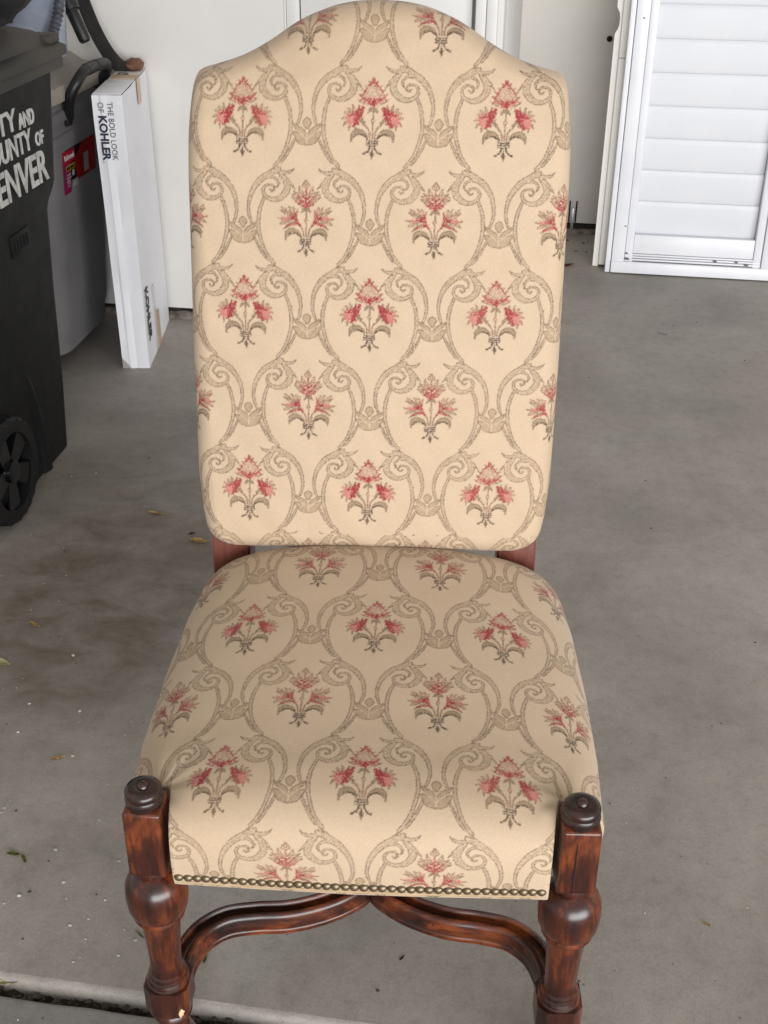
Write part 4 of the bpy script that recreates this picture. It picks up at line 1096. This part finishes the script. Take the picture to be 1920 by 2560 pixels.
leaf((485, 2418), .016, .009, .6, .4, GR, 'olive leaf scrap right of the left leg block')
leaf((22, 2458), .032, .016, .1, .5, PA, 'pale cream leaf lying in the slab joint', -.010)
leaf((527, 2482), .024, .018, .2, .25, GR, 'flat grey-green leaf wedged in the slab joint', -.006)
leaf((1400, 1542), .024, .014, -.8, .5, Y, 'small yellowish leaf beside the right of the seat')
leaf((1766, 2310), .016, .007, -.7, .4, Y, 'tiny pale yellow leaf on the open floor to the right')
leaf((1403, 668), .110, .085, .4, .12, RD, 'maroon fallen leaf on the floor beside the shutter panels')
leaf((1005, 2395), .012, .007, .9, .4, RD, 'tiny dark red petal under the chair stretcher')

def crumbs(name, n, fn, mat, smin, smax):
    bm = bmesh.new()
    for _ in range(n):
        x, y, z = fn(); s = smin + (smax - smin) * random.random() ** 3
        r = bmesh.ops.create_icosphere(bm, subdivisions=1, radius=s)
        k = random.random() * 100
        for v in r['verts']:
            w = 1 + .5 * mnoise.noise(v.co * (1.2 / s) + Vector((k, 0, 0)))
            v.co = Vector((v.co.x * w * 1.2 + x, v.co.y * w + y, v.co.z * w * .55 + z + s * .3))
    return tag(from_bm(name, bm, mat, None, smooth=False), kind='stuff')
def left_floor():
    while True:
        q = (random.uniform(-40, 560), 900 + 1560 * random.random() ** .8)
        p = on_floor(q)
        if p @ GY > 1.02: return p[0], p[1], 0
def any_floor():
    while True:
        p = on_floor((random.uniform(-40, 1960), random.uniform(640, 2560)))
        if p @ GY > 1.02: return p[0], p[1], 0
crumbs('floor_grit', 130, left_floor, M['crumb'], .0006, .0030)
crumbs('floor_grit', 90, any_floor, M['crumb'], .0006, .0018)
crumbs('dark_floor_grit', 150, any_floor, M['crumb_dark'], .0008, .0030)
def jf():
    p = g2w(random.uniform(-1.0, .4), random.uniform(.963, .979)); return p.x, p.y, -.017
crumbs('joint_debris', 260, jf, M['crumb_dark'], .0015, .006)
def dv():
    p = g2w(random.uniform(-.9, .3), random.uniform(.80, .94)); return p.x, p.y, -.004
crumbs('driveway_grit', 40, dv, M['crumb'], .0008, .003)
def fw_():
    p = g2w(random.uniform(-.05, .22), random.uniform(4.35, 4.63)); return p.x, p.y, 0
crumbs('wall_foot_debris', 18, fw_, M['crumb_dark'], .003, .012)
sc = on_floor((1655, 835)); bm = bmesh.new(); bm_tube(bm, [(-.012, .010, .002), (.010, -.010, .002)], [.0014, .0018], 8); bm_tube(bm, [(.009, -.009, .0025), (.0112, -.0112, .0025)], .0038, 10)
o = from_bm('screw', bm, M['steel']); o.location = (sc[0], sc[1], .0008); tag(o, 'small steel screw lying on the open concrete floor', 'screw')
# bracket at the foot of the far wall
bk = on_gy((1431, 540), 4.655); br = empty('metal_bracket', g2w(bk[0], 4.653), -GA); tag(br, 'small rusty metal strap at the foot of the far wall', 'bracket')
box('strap', (0, -.004, .062), (.012, .004, .085), M['steel'], br, .001)
for s in (-1, 1): box('slot', (s * .013, .0055, .088), (.006, .006, .085), M['black_gap'], br, 0)
hole = bmesh.new(); bm_lathe(hole, [(.001, 0), (.011, .0005), (.010, .002)], 10); bmesh.ops.rotate(hole, cent=(0, 0, 0), matrix=Matrix.Rotation(math.pi / 2, 3, 'X'), verts=hole.verts[:])
hp_ = on_gy((1524, 97), 4.66); o = from_bm('wall_hole', hole, M['black_gap']); o.location = g2w(hp_[0], 4.6585, hp_[2]); o.rotation_euler = (0, 0, -GA); o['kind'] = 'structure'
